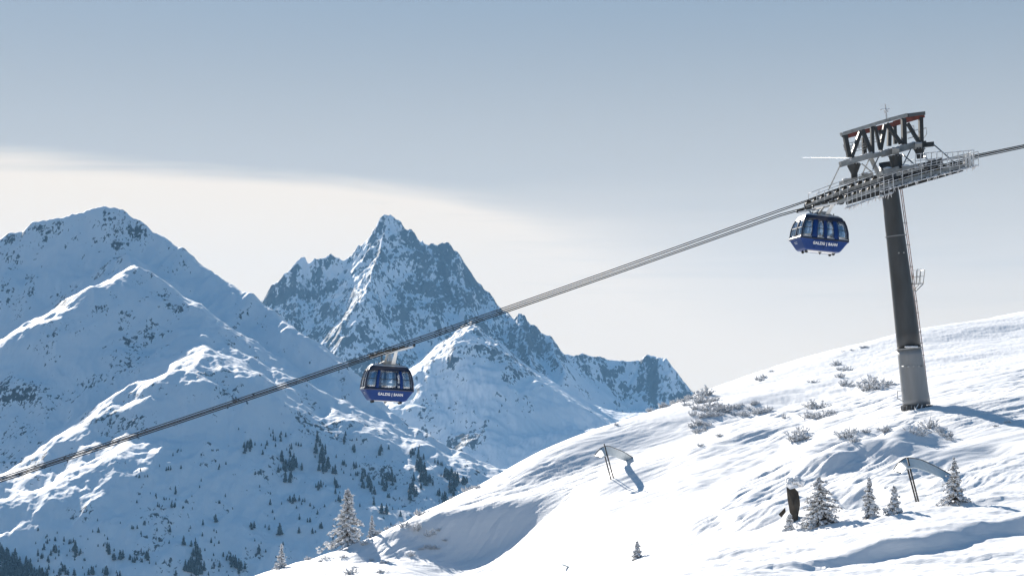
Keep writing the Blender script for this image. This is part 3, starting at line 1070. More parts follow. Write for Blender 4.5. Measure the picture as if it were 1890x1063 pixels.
# railings round the gantry deck
mb = MB()
for v in (VB + 0.9, VF + 0.5):
    for dy in (0, 18, 36):
        mb.tube([Z1(415, 310 + dy, v), Z1(640, 250 + dy, v)] if v > 0 else [Z1(430, 330 + dy, v), Z1(560, 300 + dy, v)], 0.025, 5)
    for k in range(6):
        mb.tube([Z1(430 + 40 * k, 305 - 10 * k, v), Z1(436 + 40 * k, 360 - 10 * k, v)], 0.022, 5)
for pts in [[(838, 195), (872, 185), (880, 240), (905, 285)], [(820, 230), (955, 200), (958, 240), (925, 285)], [(835, 270), (900, 250)], [(790, 245), (880, 222)], [(412, 310), (425, 345), (440, 388)]]:
    mb.tube([Z1(*p, VB + 0.4) for p in pts], 0.03, 5)
tag(mb.build('deck_railing', M['galv'], TW), kind='stuff')


# sheave lines -------------------------------------------------------------
def sheave_line(v, ropes, x0, x1, walk, n_sheave, label_v):
    """one sheave battery: for each rope a pair of side plates with wheels, plus a walkway and railings outside"""
    root = TW
    for nm in ropes:
        pts = []
        xs = np.linspace(x0, x1, 18)
        for x in xs:
            p, d = rope_at(nm, x)
            pts.append((p, d))
        for s in (-0.13, 0.13):
            mb = MB()
            for (p, d), (q, e) in zip(pts[:-1], pts[1:]):
                mb.bar(p + LV * s + Vector((0, 0, -0.36)), q + LV * s + Vector((0, 0, -0.36)), 0.03, 0.26)
            mb.build('side_plate', M['sheave_frame'] if s > 0 else M['galv'], root)
        me_t = MB().tube([LV * -0.07, LV * 0.07], 0.27, 16).mesh('sheave_tyre')
        me_t.materials.append(M['rubber'])
        me_d = MB().tube([LV * -0.10, LV * -0.075], 0.19, 12).mesh('sheave_disc')
        me_d.materials.append(M['brass'])
        for k in range(n_sheave):
            x = x0 + (x1 - x0) * (k + 0.5) / n_sheave
            p, d = rope_at(nm, x)
            o = link('sheave_wheel', me_t, None, root)
            o.location = p + Vector((0, 0, -0.32))
            o2 = link('sheave_disc', me_d, None, o)
    # main girder between the ropes
    a, d = rope_at(ropes[0], x0 + 18)
    b, e = rope_at(ropes[0], x1 - 18)
    a2, _ = rope_at(ropes[1], x0 + 18)
    b2, _ = rope_at(ropes[1], x1 - 18)
    MB().bar((a + a2) / 2 + Vector((0, 0, -0.62)), (b + b2) / 2 + Vector((0, 0, -0.62)), 0.5, 0.34).build('sheave_girder', M['girder'], root)
    for k in range(5):
        x = x0 + (x1 - x0) * (k + 0.5) / 5
        p, _ = rope_at(ropes[0], x)
        q, _ = rope_at(ropes[1], x)
        MB().bar(p + Vector((0, 0, -0.6)), q + Vector((0, 0, -0.6)), 0.16, 0.2).build('cross_tie', M['girder'], root)
    # walkways with railings
    for (nm, side, wx0, wx1, drop) in walk:
        xs = np.linspace(wx0, wx1, 11)
        line = [rope_at(nm, x)[0] + LV * side * 0.55 + Vector((0, 0, -drop)) for x in xs]
        for i in range(10):
            o = MB().bar(line[i], line[i + 1], 0.6, 0.05).build('walkway_grating', M['frosted'], root)
        rail = [p + LV * side * 0.32 for p in line]
        mb = MB()
        for hgt in (0.5, 1.0):
            mb.tube([p + Vector((0, 0, hgt)) for p in rail], 0.024, 5)
        for p in rail[::1]:
            mb.tube([p, p + Vector((0, 0, 1.0))], 0.024, 5)
        for p in (rail[0], rail[-1]):
            for hgt in (0.5, 1.0):
                mb.tube([p + Vector((0, 0, hgt)), p - LV * side * 0.62 + Vector((0, 0, hgt))], 0.024, 5)
        mb.build('walkway_railing', M['frosted'], root)
        mb = MB()
        rr = random.Random(int(wx0 * 7 + drop * 10))
        for i in range(60):
            t = rr.random() * 9.999
            p = line[int(t)].lerp(line[int(t) + 1], t % 1) + LV * rr.uniform(-.25, .25)
            mb.blob(p + Vector((0, 0, 0.03)), rr.uniform(.04, .15), i, 0.55)
        for i in range(30):
            t = rr.random() * 9.999
            p = line[int(t)].lerp(line[int(t) + 1], t % 1)
            mb.tube([p, p + Vector((rr.uniform(-.1, .1), 0, -rr.uniform(.1, .35)))], [0.03, 0.012], 4)
        mb.build('walkway_snow', M['rime'], root, True)


sheave_line(-5.0, ('near_b', 'near_a'), 1545, 1792, [('near_b', -1, 1556, 1640, 0.95), ('near_b', -1, 1622, 1796, 0.62), ('near_a', 1, 1640, 1796, 0.6)], 18, 'near')
sheave_line(5.0, ('far_b', 'far_a'), 1486, 1730, [('far_b', -1, 1500, 1640, 0.7), ('far_a', 1, 1500, 1690, 0.55)], 18, 'far')
# drive housings and covers on the walkways
for zx, zy, v, s in [(445, 550, 3.0, (1.1, .9, .28)), (560, 515, 2.6, (.9, .8, .24)), (710, 482, -3.6, (1.3, .9, .3)), (830, 462, -4.0, (1.2, .8, .22)), (1000, 435, -5.6, (1.2, .7, .45))]:
    c = Z1(zx, zy, v)
    d = (LU + Vector((0, 0, 0.30))).normalized()
    mb = MB()
    mb.box(c, s, (d, LV, d.cross(LV)))
    mb.build('cover_hood', M['galv'] if zx != 1000 else M['girder'], TW)
    MB().blob(c + Vector((-.1, 0, s[2] / 2 + .02)), 0.34, zx, 0.35).build('hood_snow', M['rime'], TW, True)
# tall cage on the right end and service platform
for x0, x1, y0, y1, v, n in [(884, 1060, 372, 462, -6.4, 5), (1060, 1266, 366, 462, -7.6, 6)]:
    mb = MB()
    for k in range(n + 1):
        zx = x0 + (x1 - x0) * k / n
        sh = -(zx - x0) * 0.16
        mb.tube([Z1(zx, y0 + sh * .6, v), Z1(zx - 2, y1 + sh, v)], 0.03, 5)
    for q in (0, .5, 1):
        mb.tube([Z1(x0, y0 + (y1 - y0) * q, v), Z1(x1, y0 + (y1 - y0) * q - (x1 - x0) * (0.1 + .06 * q), v)], 0.03, 5)
    mb.build('service_cage', M['frosted'], TW)
mb = MB()
for zx in (1215, 1240, 1262):
    mb.bar(Z1(zx, 368, -7.2), Z1(zx, 458, -7.2), 0.06, 0.14)
mb.build('cage_end_frame', M['white'], TW)

# ------------------------------------------------------------------ cabins
HK = [0.0, 0.10, 0.66, 0.72, 0.82, 0.87, 1.36, 1.85, 2.22, 2.42, 2.56]
LK = [1.26, 1.36, 1.72, 1.78, 1.78, 1.74, 1.71, 1.60, 1.45, 1.34, 1.16]
WK = [0.90, 0.98, 1.22, 1.28, 1.28, 1.24, 1.21, 1.10, 0.95, 0.84, 0.62]


def Lh(h):
    return float(np.interp(h, HK, LK))


def Wh(h):
    return float(np.interp(h, HK, WK))


def side_point(side, u, h, inset=0.0):
    l, w = Lh(h) - inset, Wh(h) - inset
    return {'front': (u * l, -w, h), 'back': (-u * l, w, h), 'left': (-l, -u * w, h), 'right': (l, u * w, h)}[side]


def patch(side, u0, u1, h0, h1, out, depth, nu=2, nh=6):
    """curved panel following the cabin's flank, standing 'out' proud and 'depth' thick"""
    mb = MB()
    vs, fs = [], []
    for ins in (-out, -out + depth):
        for i in range(nh + 1):
            h = h0 + (h1 - h0) * i / nh
            for k in range(nu + 1):
                vs.append(side_point(side, u0 + (u1 - u0) * k / nu, h, ins))
    n1 = (nu + 1) * (nh + 1)

    def id_(a, i, k):
        return a * n1 + i * (nu + 1) + k
    for i in range(nh):
        for k in range(nu):
            fs.append((id_(0, i, k), id_(0, i, k + 1), id_(0, i + 1, k + 1), id_(0, i + 1, k)))
            fs.append((id_(1, i, k), id_(1, i + 1, k), id_(1, i + 1, k + 1), id_(1, i, k + 1)))
    for i in range(nh):
        fs.append((id_(0, i, 0), id_(0, i + 1, 0), id_(1, i + 1, 0), id_(1, i, 0)))
        fs.append((id_(0, i, nu), id_(1, i, nu), id_(1, i + 1, nu), id_(0, i + 1, nu)))
    for k in range(nu):
        fs.append((id_(0, 0, k), id_(1, 0, k), id_(1, 0, k + 1), id_(0, 0, k + 1)))
        fs.append((id_(0, nh, k), id_(0, nh, k + 1), id_(1, nh, k + 1), id_(1, nh, k)))
    return mb.add(vs, fs)


def rings(h_list, name, mat, parent, close_bottom=False, close_top=False, grow=0.0, n=6):
    """rounded rectangular shell through the given heights"""
    vs, fs = [], []
    cr = 0.16
    ring = []
    for h in h_list:
        l, w = Lh(h) + grow, Wh(h) + grow
        row = []
        for cx, cy, a0 in ((l - cr, w - cr, 0), (-l + cr, w - cr, 90), (-l + cr, -w + cr, 180), (l - cr, -w + cr, 270)):
            for k in range(n + 1):
                a = math.radians(a0 + 90 * k / n)
                row.append((cx + cr * math.cos(a), cy + cr * math.sin(a), h))
        ring.append(row)
    m = len(ring[0])
    for r in ring:
        vs += r
    for i in range(len(ring) - 1):
        for k in range(m):
            fs.append((i * m + k, i * m + (k + 1) % m, (i + 1) * m + (k + 1) % m, (i + 1) * m + k))
    if close_bottom:
        fs.append(tuple(range(m - 1, -1, -1)))
    if close_top:
        b = (len(ring) - 1) * m
        fs.append(tuple(b + k for k in range(m)))
    me = MB().add(vs, fs).mesh(name)
    for p in me.polygons:
        p.use_smooth = abs(p.normal.z) < 0.9
    return link(name, me, mat, parent)


def text_part(txt, h, u_len, parent, side, mat):
    cu = bpy.data.curves.new('lettering', 'FONT')
    cu.body = txt
    cu.size = h * 1.38
    cu.align_x = 'CENTER'
    cu.space_character = 1.12
    cu.offset = 0.009
    cu.extrude = 0.004
    o = bpy.data.objects.new('lettering', cu)
    COL.objects.link(o)
    dg = bpy.context.evaluated_depsgraph_get()
    me = bpy.data.meshes.new_from_object(o.evaluated_get(dg))
    bpy.data.objects.remove(o)
    xs = [v.co.x for v in me.vertices]
    k = u_len / (max(xs) - min(xs))
    for v in me.vertices:
        v.co.x *= k
    me.materials.clear()
    t = link('lettering', me, mat, parent)
    return t


def make_cabin(name, hang):
    root = empty(name)
    shell = rings([0.0, 0.10, 0.38, 0.66, 0.72], 'lower_shell', M['blue'], root, close_bottom=True)
    rings([0.71, 0.75, 0.80, 0.85], 'bumper_belt', M['navy'], root, grow=0.025)
    floor = rings([0.05, 0.12], 'floor', M['black'], root, True, True, grow=-0.06)
    rings([2.40, 2.46, 2.52, 2.57], 'roof', M['roof'], root, True, True)
    header = rings([2.12, 2.26, 2.36, 2.43], 'roof_edge', M['navy'], root, grow=0.012)
    # windows and pillars
    wins = {'front': [(-.97, -.56), (-.34, -.05), (.07, .38), (.57, .97)],
            'back': [(-.97, -.56), (-.44, .44), (.56, .97)],
            'left': [(-.94, -.06), (.06, .94)], 'right': [(-.94, -.06), (.06, .94)]}
    for side, ws in wins.items():
        for (a, b) in ws:
            w = patch(side, a - .012, b + .012, 0.85, 2.16, -0.03, 0.012).build('window', M['glass'], root, True)
            patch(side, a, b, 1.50, 1.535, -0.012, 0.02, 2, 1).build('sash_rail', M['black'], w)
            patch(side, a, b, 0.855, 0.893, 0.004, 0.03, 2, 1).build('window_sill', M['white'] if side != 'back' else M['navy'], w)
        edges = [-1.0] + [e for w in ws for e in w] + [1.0]
        for a, b in zip(edges[::2], edges[1::2]):
            if b - a > 0.015:
                thick = 0.05
                wide = abs(a) > .9 or abs(b) > .99
                patch(side, a, b, 0.85, 2.14, 0.004, thick).build('pillar', M['navy'] if (side in ('left', 'right') or wide) else M['blue'], root, True)
    # double door on the front
    for a, b in ((-.50, .005), (.015, .52)):
        d = patch('front', a, b, 0.12, 0.72, 0.012, 0.02).build('door_leaf', M['blue'], root, True)
        MB().box(((a + b) / 2 * 1.6, -1.27, 1.05), (0.03, 0.03, 0.3)).build('door_handle', M['black'], d)
    patch('front', 0.004, 0.016, 0.12, 2.14, 0.008, 0.02).build('door_seam', M['black'], root)
    # corner posts
    for sx in (-1, 1):
        for sy in (-1, 1):
            mb = MB()
            hs = np.linspace(0.85, 2.2, 9)
            mb.tube([(sx * (Lh(h) - 0.04), sy * (Wh(h) - 0.04), h) for h in hs], 0.065, 8)
            mb.build('corner_post', M['navy'], root, True)
    # lettering on both long sides
    for side, sy in (('front', -1), ('back', 1)):
        t = text_part('GALZIG | BAHN', 0.20, 1.78, root, side, M['letter'])
        slope_a = math.atan2(1.22 - 0.98, 0.66 - 0.10)
        w = Wh(0.37)
        if side == 'front':
            t.location = (0.06, -(w + 0.03), 0.38)
            t.rotation_euler = (math.pi / 2 + slope_a, 0, 0)
        else:
            t.location = (-0.12, w + 0.018, 0.36)
            t.rotation_euler = (math.pi / 2 + slope_a, 0, math.pi)
    for sx in (-1, 1):
        mb = MB()
        for z_, ln in ((0.52, 0.6), (0.43, 0.5)):
            l = Lh(z_)
            mb.box((sx * (l + 0.008), 0.2, z_), (0.012, ln, 0.03))
        mb.build('end_marking', M['letter'], root)
    # inside: benches, poles
    for sx in (-1, 1):
        s = MB().box((sx * 1.18, 0, 0.55), (0.42, 1.7, 0.08)).build('bench', M['seat'], root)
        MB().box((sx * 1.42, 0, 0.82), (0.07, 1.7, 0.5)).build('bench_back', M['seat'], s)
    for y in (-0.3, 0.35):
        MB().tube([(0.35 * y, y, 0.1), (0.35 * y, y, 2.3)], 0.03, 8).build('grab_pole', M['galv'], root)
    MB().box((0, 0, 1.22), (2.2, 0.06, 0.16)).build('lean_rail', M['seat'], root)
    # underside
    for x, y in ((-1.0, -0.35), (1.0, -0.35), (-1.0, 0.35), (1.0, 0.35)):
        MB().tube([(x, y - .05, -0.09), (x, y + .05, -0.09)], 0.10, 12).build('guide_roller', M['black'], root)
    MB().box((0, -0.2, -0.02), (2.0, 0.9, 0.05)).build('skid_plate', M['white'], root)
    mb = MB()
    mb.tube([(0.02, -0.3, 0), (0.02, -0.3, -0.2)], 0.05, 8)
    mb.tube([(0.02, -0.3, -0.06), (0.02, -0.3, -0.09)], 0.12, 10)
    mb.build('door_opener', M['black'], root)
    # suspension
    rf = MB().hexa([(-.85, -.5, 2.55), (.85, -.5, 2.55), (.85, .5, 2.55), (-.85, .5, 2.55)], [(-.25, -.35, 2.84), (.3, -.35, 2.84), (.3, .35, 2.84), (-.25, .35, 2.84)]).build('roof_mount', M['galv'], root)
    for x, y in ((-.75, -.45), (-.4, -.5), (.8, -.45), (.75, .45), (-.75, .45)):
        MB().tube([(x, y, 2.5), (x, y, 2.72)], 0.04, 6).build('roof_knob', M['black'], root)
    TILT = 0.30
    for sy in (-1, 1):
        # plate arm rising from the mount to the grip bar under each rope
        for x, wd, mt_ in ((0.28, 0.30, 'white'), (-0.32, 0.18, 'galv')):
            a0 = Vector((x, sy * .55, 2.62))
            a1 = Vector((x + .02, sy * 1.6, hang - 0.23 + x * TILT))
            mb = MB()
            mb.hexa([a0 + Vector((-wd / 2, -.05, 0)), a0 + Vector((wd / 2, -.05, 0)), a0 + Vector((wd / 2, .05, 0)), a0 + Vector((-wd / 2, .05, 0))],
                    [a1 + Vector((-wd / 3, -.05, 0)), a1 + Vector((wd / 3, -.05, 0)), a1 + Vector((wd / 3, .05, 0)), a1 + Vector((-wd / 3, .05, 0))])
            mb.build('hanger_arm', M[mt_], root)
        d = Vector((1, 0, TILT)).normalized()
        c = Vector((0.1, sy * 1.6, hang - 0.19))
        gb_ = MB().bar(c - d * 1.25, c + d * 1.45, 0.16, 0.13).build('grip_bar', M['white'], root)
        for t in (-1.0, -0.45, 0.1, 0.6):
            MB().box(c + d * t + Vector((0, 0, 0.14)), (0.42, 0.16, 0.15), (d, Vector((0, 1, 0)), d.cross(Vector((0, 1, 0))) * -1)).build('grip_jaw', M['sheave_frame'], gb_)
        for t in (-1.3, 1.5):
            MB().tube([c + d * t + Vector((0, -.06, .08)), c + d * t + Vector((0, .06, .08))], 0.1, 10).build('guide_wheel', M['black'], gb_)
    MB().bar((0, -1.62, hang - 0.26), (0, 1.62, hang - 0.26), 0.14, 0.14).build('spreader_beam', M['galv'], root)
    mb = MB()
    rr = random.Random(4)
    for k in range(16):
        mb.blob((rr.uniform(-1.0, 1.0), rr.uniform(-.5, .5), 2.57), rr.uniform(.05, .14), k, 0.45)
    mb.build('roof_snow', M['rime'], root, True)
    return root


cab = make_cabin('gondola_cabin', 3.40)
pa, da = rope_at('near_a', 1509)
pb, db = rope_at('near_b', 1509)
mid_r = (pa + pb) / 2
cab.location = mid_r + Vector((0, 0, -3.38))
cab.rotation_euler = (0, math.radians(4.5), PSI)
tag(cab, 'blue gondola cabin with double doors hanging beside the tower head', 'gondola', 'cabins of the lift')
cab2 = make_cabin('gondola_cabin', 3.66)
pa, da = rope_at('far_a', 713)
pb, db = rope_at('far_b', 713)
cab2.location = (pa + pb) / 2 + Vector((0, 0, -3.68))
cab2.rotation_euler = (0, math.radians(-3.0), PSI + math.pi)
tag(cab2, 'blue gondola cabin with wide windows hanging in front of the rocky peak', 'gondola', 'cabins of the lift')
# the grip bars follow the rope on the turned cabin as well
for ch in cab2.children:
    if ch.name.startswith(('grip_bar', 'hanger_arm', 'spreader')):
        ch.rotation_euler = (0, math.radians(0), 0)
        ch.matrix_parent_inverse = Matrix.Identity(4)
        ch.rotation_euler = (0, 0, math.pi)

# ------------------------------------------------------------------ wind deflectors
def deflector(scale, ox, oy, A, B, posts, label, depth_of, near_by=1.25):
    """curved sheet on two posts; A its far edge, B its near edge as seen"""
    root = empty('wind_deflector')
    g0 = ground(*depth_of)
    Y0 = g0[1]

    def q(p, Y):
        return Vector(P(ox + p[0] * scale, oy + p[1] * scale, Y))
    n = 28
    k = np.linspace(0, 1, len(A))
    tt = np.linspace(0, 1, n)
    ge = ground(ox + A[-1][0] * scale, oy + A[-1][1] * scale)       # the lower end rests on the snow
    Yt = lambda t: Y0 + (ge[1] - Y0) * sstep(0.2, 1.0, t)
    ax = [q((pchip(k, [p[0] for p in A], t), pchip(k, [p[1] for p in A], t)), Yt(t) + near_by / 2 * (1 - t)) for t in tt]
    k2 = np.linspace(0, 1, len(B))
    bx = [q((pchip(k2, [p[0] for p in B], t), pchip(k2, [p[1] for p in B], t)), Yt(t) - near_by / 2 - 0.3 * t) for t in tt]
    vs, fs = [], []
    for off in (0, -0.05):
        for a, b in zip(ax, bx):
            vs += [a + Vector((0, 0, off)), b + Vector((0, 0, off))]
    m = 2 * n
    for i in range(n - 1):
        a = 2 * i
        fs += [(a, a + 1, a + 3, a + 2), (m + a, m + a + 2, m + a + 3, m + a + 1), (a, a + 2, m + a + 2, m + a), (a + 1, m + a + 1, m + a + 3, a + 3)]
    fs += [(0, m, m + 1, 1), (m - 2, m - 1, 2 * m - 1, 2 * m - 2)]
    sh = MB().add(vs, fs).build('deflector_sheet', M['panel'], root, False)
    rim = MB().tube(ax, 0.035, 6)
    rim.build('rim', M['girder'], root, True)
    MB().tube([ax[0], bx[0]], 0.035, 6).build('rim', M['girder'], root, True)
    MB().tube([ax[-1], bx[-1]], 0.04, 6).build('rim', M['girder'], root, True)
    for i, (a, b) in enumerate(posts):
        pa, pb = q(a, Y0 + 0.1 - 0.2 * i), q(b, Y0 - 0.15 - 0.35 * i)
        pb = pb + (pb - pa).normalized() * 0.5
        MB().tube([pa, pb], 0.048, 8).build('post', M['post'], root, True)
    tag(root, label, 'wind deflector', 'curved snow drift deflectors on the slope')
    return root


deflector(0.09409, 1080, 800, [(180, 430), (290, 298), (430, 240), (600, 292), (780, 372), (940, 470)], [(292, 470), (375, 432), (470, 425), (610, 455), (730, 500), (850, 548)],
          [((372, 200), (545, 832)), ((375, 398), (503, 885))], 'curved grey metal drift deflector on posts, the one on open snow', (1128, 882))
deflector(0.22222, 1400, 820, [(1120, 213), (1165, 150), (1240, 110), (1330, 122), (1450, 172), (1592, 246)], [(1186, 238), (1225, 200), (1290, 190), (1380, 215), (1470, 250), (1570, 292)],
          [((1236, 108), (1330, 478)), ((1236, 190), (1305, 456))], 'curved grey metal drift deflector on posts beside a slender frosted tree', (1692, 925))
# tip of a third sheet poking out of the snow
t_ = ground(1048, 1046)
mb = MB()
pa, pb = Vector(P(1037, 1041, t_[1] + 0.2)), Vector(P(1057, 1048, t_[1]))
mb.bar(pa, pb, 0.5, 0.06)
tip = mb.build('buried_sheet', M['panel'])
tag(tip, 'end of a grey metal sheet poking out of the snow', 'metal sheet')

# ------------------------------------------------------------------ dark rock under the drift
rr = random.Random(12)
bm_pts = []
zq = lambda x, y, Y: Vector(P(1400 + x * .22222, 820 + y * .22222, Y))
rk = ground(1466, 962)
front = [(232, 350), (262, 372), (300, 362), (330, 392), (340, 440), (346, 500), (334, 570), (322, 655), (290, 640), (262, 590), (252, 520), (240, 450)]
mb = MB()
vs = [zq(x, y, rk[1] - 0.1 + rr.uniform(-.18, .1)) for x, y in front] + [zq(290, 500, rk[1] - 0.35)] + [zq(x, y, rk[1] + 1.3 + rr.uniform(-.2, .2)) for x, y in front]
n = len(front)
fs = [(i, n, (i + 1) % n) for i in range(n)] + [(i, (i + 1) % n, n + 1 + (i + 1) % n, n + 1 + i) for i in range(n)]
mb.add(vs, fs)
ro = mb.build('rock_outcrop', M['rock'])
tag(ro, 'dark brown rock slab standing upright out of the snow drift', 'rock')
mb = MB()
for k in range(40):
    t = rr.random()
    x, y = 235 + 125 * t + rr.uniform(-15, 15), 330 - 40 * math.sin(t * 3) + rr.uniform(-12, 35)
    mb.blob(zq(x, y, rk[1] + rr.uniform(-.3, .5)), rr.uniform(.06, .2), k)
tag(mb.build('snow_cap', M['rime'], ro, True), kind='stuff')
mb = MB()
vs = [zq(x, y, rk[1] + 0.5 + d) for d in (0, 0.6) for x, y in [(165, 580), (222, 520), (226, 560), (190, 605)]]
mb.hexa(vs[:4], vs[4:])
r2 = mb.build('rock_fragment', M['rock'])
tag(r2, 'small dark rock wedge half buried left of the upright slab', 'rock')


# ------------------------------------------------------------------ frosted conifers and dwarf pines
def spray(mb, base, d, length, rg, width=0.05):
    """flat tuft of needles: three crossed slivers"""
    d = d.normalized()
    s = d.cross(Vector((rg.uniform(-1, 1), rg.uniform(-1, 1), rg.uniform(-1, 1)))).normalized() * width
    tip_ = base + d * length
    m_ = base + d * length * 0.5
    mb.add([base, m_ + s, tip_, m_ - s], [(0, 1, 2, 3)])


def conifer_meshes(h, r, seed, tiers=13, dense=1.0, rime=1.0, skirt=1.0, lean=0.0, power=0.85):
    rg = random.Random(seed)
    tk, ne, sn = MB(), MB(), MB()
    a1, a2 = rg.uniform(0, 6.28), rg.uniform(0, 6.28)
    tk.tube([(0, 0, -0.4), (lean * h * .3, 0, h * .45), (lean * h, 0, h * .97)], [r * .10, r * .06, 0.012], 7)
    for i in range(tiers):
        t = i / (tiers - 1)
        z = h * (0.05 + 0.93 * t)
        rad = r * ((1 - t) ** power * (1.0 if t > .12 else skirt) + 0.05) * rg.uniform(.8, 1.15)
        nb = max(4, int((9 - 4 * t) * dense))
        a0 = rg.uniform(0, 6.28)
        for b in range(nb):
            a = a0 + 6.283 * b / nb + rg.uniform(-.35, .35)
            ln = rad * rg.uniform(.5, 1.2) * (1 + .22 * math.cos(a - a1 + 2 * t) + .16 * math.cos(3 * a - a2 + 5 * t))
            if rg.random() < .1:
                continue
            droop = rg.uniform(.25, .55) * (1 - .7 * t)
            d = Vector((math.cos(a), math.sin(a), 0))
            base = Vector((lean * h * t, 0, z + h / tiers * rg.uniform(-.6, .6)))
            pts = []
            for k in range(4):
                s = k / 3
                pts.append(base + d * ln * s + Vector((0, 0, ln * (.12 * s - droop * s * s))))
            tk.tube([pts[0], pts[2], pts[3]], [.02, .012, .006], 4, False)
            for k in range(int(7 * dense) + 3):
                s = rg.uniform(.15, 1.0)
                p = pts[0].lerp(pts[3], s)
                p.z = base.z + ln * (.12 * s - droop * s * s)
                dd = d * rg.uniform(.1, 1) + Vector((rg.uniform(-.8, .8), rg.uniform(-.8, .8), rg.uniform(-.9, .35)))
                spray(ne, p, dd, rg.uniform(.12, .26) * (.6 + .6 * (1 - t)) * max(.6, h / 4), rg, rg.uniform(.03, .06) * max(.7, h / 4))
                for _r in range(2 if rg.random() < rime else 0):
                    spray(sn, p + Vector((0, 0, .02)), dd + Vector((0, 0, .25)), rg.uniform(.10, .24) * max(.6, h / 4), rg, rg.uniform(.03, .055) * max(.7, h / 4))
            if rg.random() < rime:
                for k in range(3 + int(3 * (1 - t))):
                    s = rg.uniform(.35, 1.02)
                    p = pts[0].lerp(pts[3], s)
                    p.z = base.z + ln * (.12 * s - droop * s * s) + .05
                    sn.blob(p, rg.uniform(.06, .17) * (.55 + .6 * (1 - t)) * max(.6, h / 4), rg.random(), .7, (4, 6))
    for k in range(5):
        sn.blob((lean * h, 0, h * (.9 + .02 * k)), .05 * max(.6, h / 4), k, 1.1, (4, 5))
    return tk, ne, sn


def conifer(px, py, top, width, seed, label, group, **kw):
    g_ = ground(px, py)
    h = (py - top) * g_[1] / F
    r = width / 2 * g_[1] / F
    tk, ne, sn = conifer_meshes(h, r, seed, **kw)
    root = empty('frosted_conifer', (g_[0], g_[1], g_[2] - 0.05))
    tk.build('trunk', M['bark'], root)
    ne.build('crown', M['needles'], root)
    tag(sn.build('snow_cover', M['rime'], root, True), kind='stuff')
    tag(root, label, 'tree', group)


GT = 'frosted conifers on the near slope'
conifer(641, 1004, 902, 68, 11, 'tall snow laden conifer on the lower left crest of the near slope', GT, tiers=17, dense=1.5)
conifer(519, 1047, 1006, 24, 12, 'small frosted conifer low on the crest, leftmost of the near trees', GT, tiers=10)
conifer(686, 988, 951, 17, 13, 'small frosted conifer just right of the tall snow laden one', GT, tiers=10)
conifer(1512, 970, 884, 74, 14, 'broad bushy frosted conifer right of the dark rock slab', GT, tiers=14, dense=1.7, rime=.85, power=0.5)
conifer(1605, 955, 884, 34, 15, 'slim frosted conifer between the bushy one and the second deflector', GT, tiers=13, dense=1.1)
conifer(1651, 948, 899, 34, 16, 'short frosted conifer left of the second deflector posts', GT, tiers=10, dense=1.1)
conifer(1763, 926, 848, 48, 17, 'slender frosted conifer with a wide skirt right of the second deflector', GT, tiers=13, skirt=1.5, rime=.55)
conifer(1176, 1031, 999, 24, 18, 'small lone frosted conifer near the edge of the groomed piste', GT, tiers=9, rime=.7)
conifer(1458, 978, 950, 20, 19, 'little white frosted conifer at the foot of the rock slab', GT, tiers=8, rime=1.0)


def shrub_meshes(seed, n=26):
    rg = random.Random(seed)
    tw, sn = MB(), MB()
    for i in range(n):
        a = rg.uniform(0, 6.283)
        out = rg.uniform(.15, 1.0)
        b = Vector((rg.uniform(-.35, .35), rg.uniform(-.35, .35), -.1))
        e = Vector((math.cos(a) * out, math.sin(a) * out, rg.uniform(.25, .85) * (1.15 - .55 * out)))
        m_ = b.lerp(e, .55) + Vector((0, 0, -.06))
        tw.tube([b, m_, e], [.03, .022, .01], 5, False)
        for k in range(15):
            s = rg.uniform(.3, 1.05)
            p = (b.lerp(m_, s / .55) if s < .55 else m_.lerp(e, (s - .55) / .45))
            dd = (e - b).normalized() + Vector((rg.uniform(-1, 1), rg.uniform(-1, 1), rg.uniform(-.5, 1)))
            if k % 2:
                spray(tw, p, dd, rg.uniform(.10, .2), rg, .03)
            spray(sn, p, dd + Vector((0, 0, .3)), rg.uniform(.12, .24), rg, .04)
            spray(sn, p, dd + Vector((rg.uniform(-.6, .6), 0, .3)), rg.uniform(.10, .2), rg, .035)
        sn.blob(e, rg.uniform(.04, .10), i, .8, (4, 5))
        sn.blob(m_ + Vector((0, 0, .04)), rg.uniform(.06, .11), i + 50, .7, (4, 5))
    return tw, sn


SHR = []
for s_ in range(6):
    tw, sn = shrub_meshes(40 + s_, 20 + 3 * s_)
    a = tw.mesh('twigs')
    a.materials.append(M['needles'])
    b = sn.mesh('rime')
    b.materials.append(M['rime'])
    SHR.append((a, b))


def shrub(px, py, wpx, i, label, group):
    g_ = ground(px, py)
    s = 1.3 * wpx / 2 * g_[1] / F
    root = empty('dwarf_pine', (g_[0], g_[1], g_[2]))
    rg = random.Random(i * 77)
    root.rotation_euler = (0, 0, rg.uniform(0, 6.28))
    root.scale = (s * rg.uniform(.9, 1.35), s * rg.uniform(.8, 1.1), s * rg.uniform(.65, 1.05))
    root.location.z -= 0.12 * s
    a, b = SHR[i % 6]
    link('twigs', a, None, root)
    tag(link('rime', b, None, root), kind='stuff')
    tag(root, label, 'shrub', group)


def zz(lst, ox, oy, k):
    return [(ox + x * k, oy + y * k, w) for x, y, w in lst]


